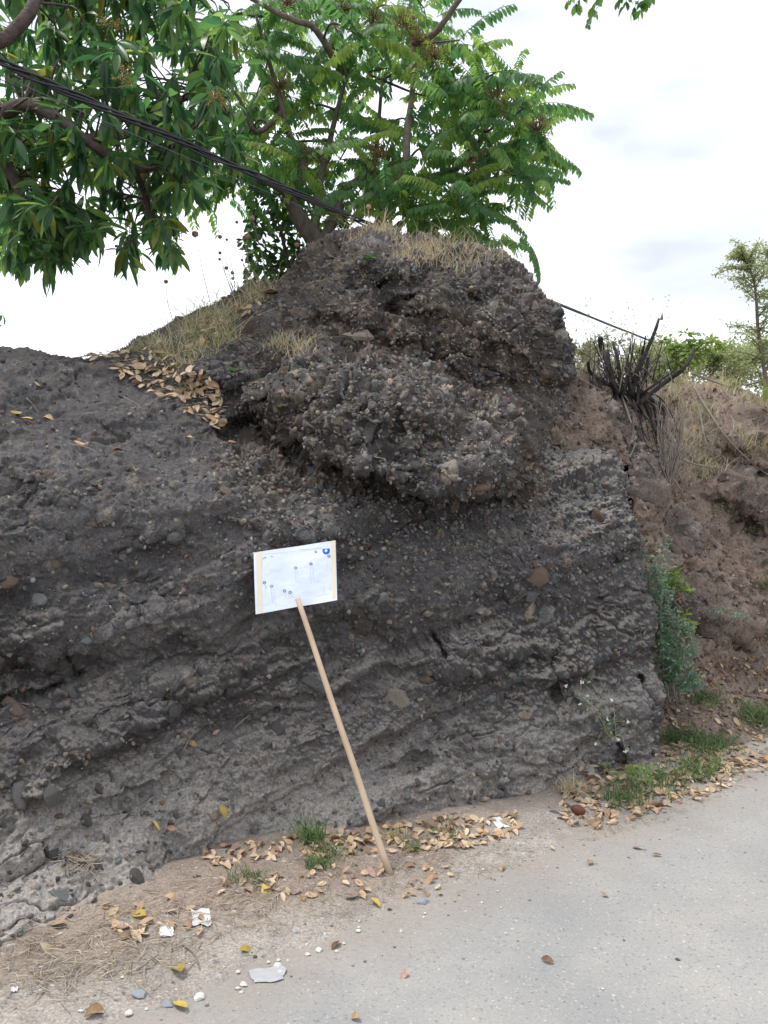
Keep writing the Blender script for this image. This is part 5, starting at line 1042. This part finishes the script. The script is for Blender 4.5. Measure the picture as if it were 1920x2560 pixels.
# ------------------------------------------------------------------ fallen leaves
LC = {'tan': [(0.34, 0.23, 0.14), (0.47, 0.34, 0.22)], 'pale': [(0.50, 0.38, 0.26), (0.62, 0.50, 0.36)], 'orange': [(0.34, 0.21, 0.11), (0.44, 0.29, 0.16)], 'brown': [(0.13, 0.07, 0.04), (0.22, 0.13, 0.08)], 'pink': [(0.28, 0.18, 0.14), (0.37, 0.25, 0.20)], 'yellow': [(0.40, 0.30, 0.06), (0.48, 0.36, 0.08)]}
LM = {k: noise_mat('fallen_'+k, [(0.35, v[0]), (0.65, v[1])], 3, rough=0.6, bump=0.3, bscale=14, bdist=0.02, rnd=True, spec=0.3) for k, v in LC.items()}
flm = []
for i, (w, fo, dr, tp, tws) in enumerate(((0.25, 0.25, -0.15, 1.1, 0.3), (0.28, -0.15, 0.3, 1.2, -0.4), (0.22, 0.35, 0.12, 1.0, 0.6), (0.30, 0.1, -0.3, 1.15, 0.2), (0.26, 0.5, 0.2, 1.05, -0.7))):
    v, f = leaf_np(w, fo, dr, tp, 6, tws); v = v-np.array([0, 0.5, v[:, 2].mean()]); flm.append((v, f, np_mesh('fallen_leaf', v, f, LM['tan'])))
def leaf_on(px, py, size, cname, label=None, group=None, mb=None, rot=None):
    p, n = pick(px, py); onr = abs(p.z-max(verge_z1(p.x, p.y), 0)) > 0.03 and look(rk, px, py) is not None; n = (Vector((0, 0, 1)) if not onr else (smooth_normal(px, py, 8)*0.8+Vector((0, -.1, .5)))).normalized()
    n = (n+Vector((rng.gauss(0, .25), rng.gauss(-.1, .25), 0))).normalized(); x = n.orthogonal().normalized(); M = Matrix((x, n.cross(x), n)).transposed() @ Matrix.Rotation(rng.uniform(0, 6.28) if rot is None else rot, 3, 'Z')
    v, f, me = rng.choice(flm); c = p+n*(0.007+0.006*rng.random()+(0.012 if onr else 0))
    if mb is not None:
        mb.add((v*size) @ np.array(M).T+np.array(c), [tuple(q) for q in f], rng.random()); return
    o = bpy.data.objects.new('fallen_leaf', me); col.objects.link(o); o.location = c; o.rotation_mode = 'QUATERNION'; o.rotation_quaternion = M.to_quaternion(); o.scale = (size, size*rng.uniform(.85, 1.1), size)
    o.material_slots[0].link = 'OBJECT'; o.material_slots[0].material = LM[cname]; tag(o, label, 'leaf', group)
# the ones that lie alone
for a in ((548, 2035, .075, 'yellow', 'yellow leaf alone on the lower rock face, largest there'), (378, 2070, .05, 'yellow', 'yellow leaf lying left of an orange one on the lower rock'), (425, 2082, .05, 'orange', 'orange leaf lying right of a yellow one on the lower rock'), (480, 1857, .055, 'orange', 'orange-brown leaf beside a twig on the middle rock face'), (548, 1832, .035, 'pink', 'small pinkish curled leaf on the middle rock face'), (1170, 1940, .03, 'orange', 'small orange leaf on the rock ledge right of the stick'),
          (1210, 2003, .06, 'pale', 'pale cream leaf standing on the rock right of the stick'), (336, 1190, .075, 'orange', 'orange leaf lying on the edge of the left shoulder'), (288, 1132, .06, 'brown', 'brown leaf on the left shoulder above the orange one'), (200, 1120, .06, 'orange', 'orange leaf left of the brown one on the shoulder'), (122, 1046, .06, 'tan', 'tan leaf on the left shoulder near the picture edge'), (45, 1028, .06, 'yellow', 'dark yellow leaf at the far left of the shoulder'), (90, 967, .055, 'tan', 'tan leaf high on the left shoulder'), (66, 1045, .06, 'yellow', 'narrow yellow leaf left of a tan one on the shoulder'), (472, 1105, .05, 'orange', 'orange leaf below the leaf pile on the left slope'), (578, 1122, .065, 'tan', 'tan leaf under the overhang left of the bulge'),
          (640, 970, .06, 'pink', 'pinkish leaf hanging on the bulge rim'), (680, 752, .16, 'brown', 'large rusty leaf at the top of the grass slope'), (855, 640, .05, 'orange', 'orange leaf on the mound below the trunk'), (665, 2228, .07, 'yellow', 'bright yellow-green leaf on the verge left of the stick'), (940, 2262, .06, 'yellow', 'small yellow leaf on the verge below the stick foot'), (445, 2427, .085, 'yellow', 'mottled yellow leaf near the dirt edge at lower left'), (615, 2375, .06, 'yellow', 'yellow leaf upright on dirt above the white pebbles'), (143, 2315, .07, 'tan', 'curled tan leaf at the rock foot, far left'), (240, 2535, .07, 'orange', 'brown leaf at the bottom edge, left'), (450, 2520, .06, 'yellow', 'yellow leaf edge-on at the bottom left'), (115, 2375, .06, 'pale', 'pale leaf on straw at lower left'), (350, 2290, .07, 'yellow', 'yellow-orange leaf beside the white wrapper'),
          (1368, 2405, .045, 'brown', 'olive brown leaf alone on the asphalt'), (1592, 2122, .05, 'tan', 'tan leaf on the asphalt right of the leaf pile'), (1640, 2142, .045, 'tan', 'thin tan leaf on the asphalt, right one of a pair'), (1475, 2160, .05, 'tan', 'curled tan leaf on the asphalt edge below the fruit'), (1380, 2125, .04, 'pale', 'pale leaf pair on the asphalt edge left of the fruit'), (1510, 2242, .03, 'tan', 'tiny curled leaf in the middle of the asphalt'), (1010, 2440, .04, 'pink', 'pinkish crumpled leaf on the asphalt, lower centre'), (890, 2548, .05, 'tan', 'tan leaf cut by the bottom edge'), (1840, 1912, .11, 'pale', 'large pale leaf standing at the road edge, far right'), (1255, 2175, .05, 'orange', 'orange leaf on the dirt edge below the litter'), (840, 2365, .05, 'brown', 'dark curled leaf on the dirt by the white pebbles')):
    leaf_on(*a[:4], label=a[4])
AREAS = [(((1640, 1880), (1700, 1850), (1920, 1830), (1920, 1910), (1760, 1965), (1640, 1960)), 30, .06, ['tan', 'pale', 'pale', 'orange'], 'dry leaf in the grass strip right of the rock corner', 'leaves in the grass strip'),
         (((500, 2125), (780, 2085), (960, 2075), (960, 2135), (700, 2150), (520, 2180)), 34, .055, ['tan', 'tan', 'pale', 'brown', 'pink', 'orange'], 'leaf in the litter along the rock foot left of the stick', 'leaf litter left of the stick'),
         (((560, 2190), (960, 2150), (1150, 2170), (1100, 2240), (700, 2260), (540, 2240)), 18, .05, ['tan', 'pale', 'pink', 'orange'], 'dry leaf on the bare verge near the stick foot', 'leaves on the verge near the stick'),
         (((960, 2060), (1210, 2040), (1290, 2030), (1300, 2085), (1180, 2120), (980, 2140)), 40, .055, ['tan', 'pale', 'pale', 'brown', 'pink', 'orange'], 'dry leaf in the litter between the stick and the brown fruit', 'leaf litter right of the stick'),
         (((1400, 1975), (1440, 1925), (1560, 1915), (1660, 1930), (1920, 1890), (1920, 1925), (1700, 2020), (1500, 2075), (1400, 2060)), 62, .062, ['tan', 'pale', 'pale', 'tan', 'pink', 'brown'], 'dry leaf in the thick pile at the rock corner by the fruit', 'leaf pile at the rock corner'),
         (((1650, 1690), (1720, 1660), (1920, 1640), (1920, 1880), (1740, 1920), (1650, 1900)), 50, .062, ['tan', 'pale', 'pale', 'orange', 'brown'], 'dry leaf scattered on the bank foot among green grass', 'leaves on the bank foot'),
         (((205, 897), (300, 885), (420, 890), (510, 930), (560, 1000), (560, 1085), (490, 1050), (400, 985), (300, 945)), 50, .065, ['tan', 'tan', 'orange', 'pink', 'pale'], 'leaf in the pile on the left slope', 'leaf pile on the left slope'),
         (((240, 2260), (420, 2240), (520, 2300), (500, 2340), (300, 2360)), 10, .055, ['tan', 'tan', 'orange', 'pale'], 'leaf on straw around the white wrapper', 'leaves around the white wrapper'),
         (((380, 880), (480, 820), (680, 715), (660, 780), (560, 860), (460, 895)), 16, .07, ['orange', 'tan', 'pink'], 'leaf caught in the slope grass', 'leaves in the slope grass')]
leaf_count = 39
for poly, n, sz, cl, lb, gp in AREAS:
    for px, py in inpoly(n, list(poly)):
        if leaf_count >= 300 and False: break
        cn = rng.choice(cl); leaf_on(px, py, sz*rng.uniform(.6, 1.15), cn, {'tan': 'tan', 'pale': 'pale peach', 'orange': 'orange', 'brown': 'dark brown', 'pink': 'pinkish brown', 'yellow': 'yellow'}[cn]+' '+lb, gp); leaf_count += 1
M_lit = leaf_mat('leaf_litter', [(0.0, (0.22, 0.14, 0.09)), (0.3, (0.42, 0.30, 0.19)), (0.65, (0.58, 0.45, 0.31)), (1.0, (0.33, 0.20, 0.11))], 0.1, 1.0, 0.65, 0.3)
mb = MB()
for poly, n, sz, cl, lb, gp in AREAS:
    for px, py in inpoly(int(n*(5.0 if 'corner' in lb or 'bank foot' in lb else 3.0)), list(poly)): leaf_on(px, py, sz*rng.uniform(.45, 1.0), None, mb=mb)
o = mb.build('leaf_litter', M_lit); tag(o, 'broken bits of dry leaf between the larger leaves', 'leaf litter', kind='stuff')

# ------------------------------------------------------------------ straw, twigs, pebbles, rubbish
mb = MB()
def straw_bit(px, py, l, r=.0011):
    p, _ = pick(px, py); a = rng.uniform(0, 6.28); d = Vector((math.cos(a), math.sin(a), rng.gauss(0, .10))); p = p+Vector((0, 0, rng.uniform(.003, .010))); m_ = Vector((rng.gauss(0, .006), rng.gauss(0, .006), rng.uniform(0, .006)))
    mb.tube([p-d*l/2, p+m_, p+d*l/2], [r, r*1.1, r*.7], 3, rng.random())
for px, py in inpoly(560, [(0, 2340), (300, 2250), (560, 2200), (700, 2230), (560, 2330), (420, 2420), (200, 2480), (0, 2500)]): straw_bit(px+rng.gauss(0, 50), py+rng.gauss(0, 22), rng.uniform(.015, .10), rng.uniform(.0007, .0016))
for px, py in inpoly(800, [(500, 2200), (960, 2100), (1300, 2080), (1250, 2170), (1000, 2250), (600, 2340)]): straw_bit(px+rng.gauss(0, 40), py+rng.gauss(0, 16), rng.uniform(.012, .06), rng.uniform(.0006, .0012))
for px, py in inpoly(260, [(1400, 2060), (1700, 1990), (1920, 1900), (1920, 1940), (1650, 2060), (1450, 2110)]): straw_bit(px, py, rng.uniform(.015, .05))
for px, py in inpoly(420, [(230, 890), (420, 900), (560, 1000), (560, 1080), (420, 1000)]): straw_bit(px, py, rng.uniform(.02, .10), .0014)
for px, py in inpoly(60, [(150, 2120), (240, 2130), (250, 2200), (170, 2190)]): straw_bit(px, py, rng.uniform(.04, .12), .0014)
M_strl = leaf_mat('old_straw', [(0.0, (0.27, 0.21, 0.15)), (0.5, (0.40, 0.33, 0.245)), (1.0, (0.52, 0.45, 0.35))], 0.0, 1.0, 0.8, 0.2)
o = mb.build('straw_litter', M_strl); tag(o, 'scattered dry straw and grass bits on the verge and slope', 'straw', kind='stuff')
for k, (px, py, l, a, lb) in enumerate(((480, 1855, .10, 1.05, 'thin pale twig on the rock face beside an orange leaf'), (610, 1810, .11, .7, 'curved pale twig on the middle rock face'), (345, 1025, .16, -.6, 'thin dead twig below the leaf pile on the left shoulder'), (490, 1140, .10, 1.2, 'small forked twig on the left shoulder'), (215, 1128, .14, -.3, 'thin straight twig behind an orange leaf on the shoulder'), (90, 1010, .10, -.9, 'curved thin twig high on the left shoulder'), (475, 2395, .14, -1.0, 'short grey stick on the verge below the wrapper'), (370, 2415, .09, 1.1, 'short pale stick on the straw at lower left'), (180, 1148, .05, -1.0, 'tiny twig on the left shoulder'), (235, 905, .3, .1, 'pale dry stem at the notch beside the leaf pile'), (985, 1785, .04, .6, 'tiny pale twig on the face right of the stick'))):
    p, _ = pick(px, py); e = Vector((math.cos(a), 0.05, math.sin(a) if py < 2000 else 0)); 
    if py > 2000: e = Vector((math.cos(a), math.sin(a), 0))
    c = p+Vector((0, -.03 if py < 2000 else 0, .012)); mb = MB(); mb.tube(smooth_path([c-e*l/2, c+Vector((rng.gauss(0, .006), 0, .008)), c+e*l/2], 3), taper(7, .0038, .002), 6, wob=.15); tag(mb.build('twig', M_dead), lb, 'twig')
M_wpeb = noise_mat('white_pebble', [(0.3, (0.48, 0.45, 0.41)), (0.7, (0.64, 0.62, 0.58))], 12, bump=0.3)
M_gpeb = noise_mat('bluish_pebble', [(0.3, (0.20, 0.22, 0.24)), (0.7, (0.30, 0.32, 0.34))], 12, bump=0.3)
wl = [(800, 2378, 22, 'white pebble largest in the row at the dirt edge'), (770, 2388, 18, 'white pebble left of the largest one at the dirt edge'), (843, 2380, 15, 'white pebble right of the largest one at the dirt edge'), (860, 2360, 12, 'small white pebble above the row near the dark leaf'), (768, 2362, 10, 'tiny white pebble above the pair at the dirt edge'), (697, 2418, 26, 'chunky white pebble above the grey paper scrap'), (702, 2432, 20, 'white pebble touching the grey paper scrap'), (670, 2408, 14, 'white pebble upper left of the paper scrap'), (697, 2402, 14, 'white pebble topmost by the paper scrap'), (720, 2404, 14, 'white pebble right of the topmost by the scrap'), (594, 2433, 18, 'white pebble left of the grey paper scrap'), (610, 2464, 26, 'white pebble below left of the paper scrap'), (592, 2474, 18, 'white pebble leftmost under the paper scrap'), (603, 2482, 13, 'small white pebble lowest under the paper scrap'), (320, 2538, 30, 'white stone at the bottom edge, left'), (200, 2530, 20, 'white pebble left of the bottom stone'), (500, 2498, 34, 'pinkish white stone sunk in the dirt near the bottom'), (1003, 2330, 16, 'white pebble on the asphalt edge right of centre'), (895, 2330, 18, 'white pebble on the dirt edge in the middle'), (1062, 2285, 10, 'tiny white pebble below the grey-blue stone'), (812, 2336, 14, 'white pebble above the row, on dirt'), (898, 2320, 10, 'tiny white pebble on the dirt, middle'), (305, 2445, 14, 'white pebble on the straw at lower left'), (1243, 2230, 10, 'white pebble on the asphalt under the litter'), (365, 2525, 12, 'small white pebble near the bottom left')]
for px, py, w, lb in wl: tag(put_stone(px, py, w, M_wpeb, w*.8, .2, None, 'white_pebble'), lb, 'pebble', 'white pebbles at the road edge')
for px, py, w, h, lb in ((1060, 2256, 44, 26, 'flat grey-blue stone at the road edge right of the stick'), (345, 2487, 62, 32, 'flat bluish stone sunk in the dirt at lower left'), (975, 2275, 16, 12, 'small dark blue stone left of the grey-blue stone'), (638, 2392, 14, 12, 'small dark grey pebble beside the white pebbles'), (245, 2170, 34, 26, 'dark pebble behind the leaves at the rock foot, left'), (420, 2512, 44, 30, 'pale grey stone flush with the dirt at the bottom'), (1695, 2400, 16, 12, 'dark pebble alone on the asphalt at right'), (1560, 2352, 9, 8, 'tiny dark pebble on the asphalt, middle right'), (310, 2310, 20, 16, 'light grey pebble left of the white wrapper')):
    tag(put_stone(px, py, w, M_gpeb if 'dark' not in lb else STM[0], h, .35, None, 'loose_stone'), lb, 'stone')
# reddish brown oval fruit
p, _ = pick(1446, 2036); fr = _bm2.new(); _bm2.ops.create_uvsphere(fr, u_segments=20, v_segments=12, radius=1.0); r2 = random.Random(2)
for v in fr.verts:
    x, y, z = v.co; k = 1+0.05*math.sin(3*x+1)+0.04*math.sin(4*z+2*y); v.co = Vector((x*0.036*(1-0.06*x), y*0.024*k, z*0.0235*k))
me = bpy.data.meshes.new('brown_fruit'); fr.to_mesh(me); fr.free(); me.polygons.foreach_set('use_smooth', [True]*len(me.polygons)); me.materials.append(noise_mat('fruit_skin', [(0.3, (0.10, 0.034, 0.024)), (0.7, (0.155, 0.055, 0.036))], 30, rough=0.5, bump=0.2, bscale=140, bdist=0.003))
o = bpy.data.objects.new('brown_fruit', me); col.objects.link(o); o.location = p+Vector((0, 0, .021)); o.rotation_euler = (0, .18, -.35); tag(o, 'reddish brown oval fruit lying in the leaves at the rock corner', 'fruit')
def scrap(name, px, py, w, h, mat, label, lift=.003, crump=.004, seed=0, stand=0.0):
    r3 = random.Random(seed); p, _ = pick(px, py); n = 9; W, H = w/F*p.y, h/F*p.y/max(.25, (CAMH/p.y)*(1-stand)+stand); V = []; 
    for j in range(n):
        for i in range(n):
            u, v = i/(n-1)-.5, j/(n-1)-.5; ed = 1+.14*math.sin(7*u+seed)*math.cos(5*v+seed*2); a = .3; x, y = W*u*ed+r3.gauss(0, .0008), H*v*ed+r3.gauss(0, .0008); z = lift+crump*abs(math.sin(6*u+3*v+seed)+.6*math.sin(11*v-5*u))+r3.uniform(0, crump*.15)
            q = Vector((x*math.cos(a)-y*math.sin(a)*(1-stand), x*math.sin(a)*.7+y*math.cos(a)*(1-stand), z+stand*(v+.5)*H)); g = p+q; gz = max(verge_z1(g.x, g.y), 0); V.append(Vector((g.x, g.y, gz+z+stand*(v+.5)*H)))
    mb = MB(); mb.add(V, [(j*n+i, j*n+i+1, (j+1)*n+i+1, (j+1)*n+i) for j in range(n-1) for i in range(n-1)]); o = mb.build(name, mat, None, True); tag(o, label, 'litter'); return o
scrap('paper_scrap', 670, 2440, 84, 34, plain('grey_paper', (0.36, 0.36, 0.37), .8), 'crumpled grey paper scrap at the edge of the asphalt', seed=1)
scrap('white_wrapper', 416, 2328, 32, 32, plain('white_foil', (0.72, 0.75, 0.80), .35, .6), 'small shiny white wrapper in the straw at lower left', crump=.004, seed=2)
scrap('plastic_strip', 503, 2297, 46, 44, plain('grey_plastic', (0.55, 0.54, 0.52), .5), 'pale grey twisted plastic strip right of the white wrapper', crump=.004, seed=3)
scrap('plastic_bag_piece', 1247, 2058, 32, 24, plain('clear_plastic', (0.62, 0.64, 0.64), .3, .6), 'pale plastic piece in the litter left of the fruit', crump=.004, seed=4)
scrap('white_paper_bit', 36, 2478, 16, 12, plain('white_bit', (0.7, 0.72, 0.75), .5), 'tiny white paper bit on the dirt at the far left', crump=.004, seed=5)
# fine gravel on verge and road edge
r_ = np.random.RandomState(8); Vs, Fs, Cs = [], [], []; bs = 0
for k in range(2600):
    t = r_.uniform(-2.0, 4.5); s_ = r_.uniform(-0.25, 0.8) if k % 3 else r_.uniform(-2.2, 0.0); x = RA[0]+RN[0]*s_+RD[0]*t; y = RA[1]+RN[1]*s_+RD[1]*t
    v, f = ico[r_.randint(6)]; sz = 0.0018+0.0055*r_.rand()**3; z = max(verge_z1(x, y), 0.0); Vs.append(v*sz*np.array([1, r_.uniform(.7, 1), .7])+np.array([x, y, z+sz*.3])); Fs.append(f+bs); bs += len(v)
    c = (np.array([.52, .50, .46]) if r_.rand() < .25 else np.array([.22, .21, .20]))*r_.uniform(.6, 1.2); Cs.append(np.tile(c, (len(v), 1)))
o = link('loose_gravel', np_mesh('loose_gravel', np.concatenate(Vs), np.concatenate(Fs), M_peb, smooth=False, cols=np.concatenate(Cs))); tag(o, 'fine loose gravel on the verge and asphalt', 'gravel', kind='stuff')
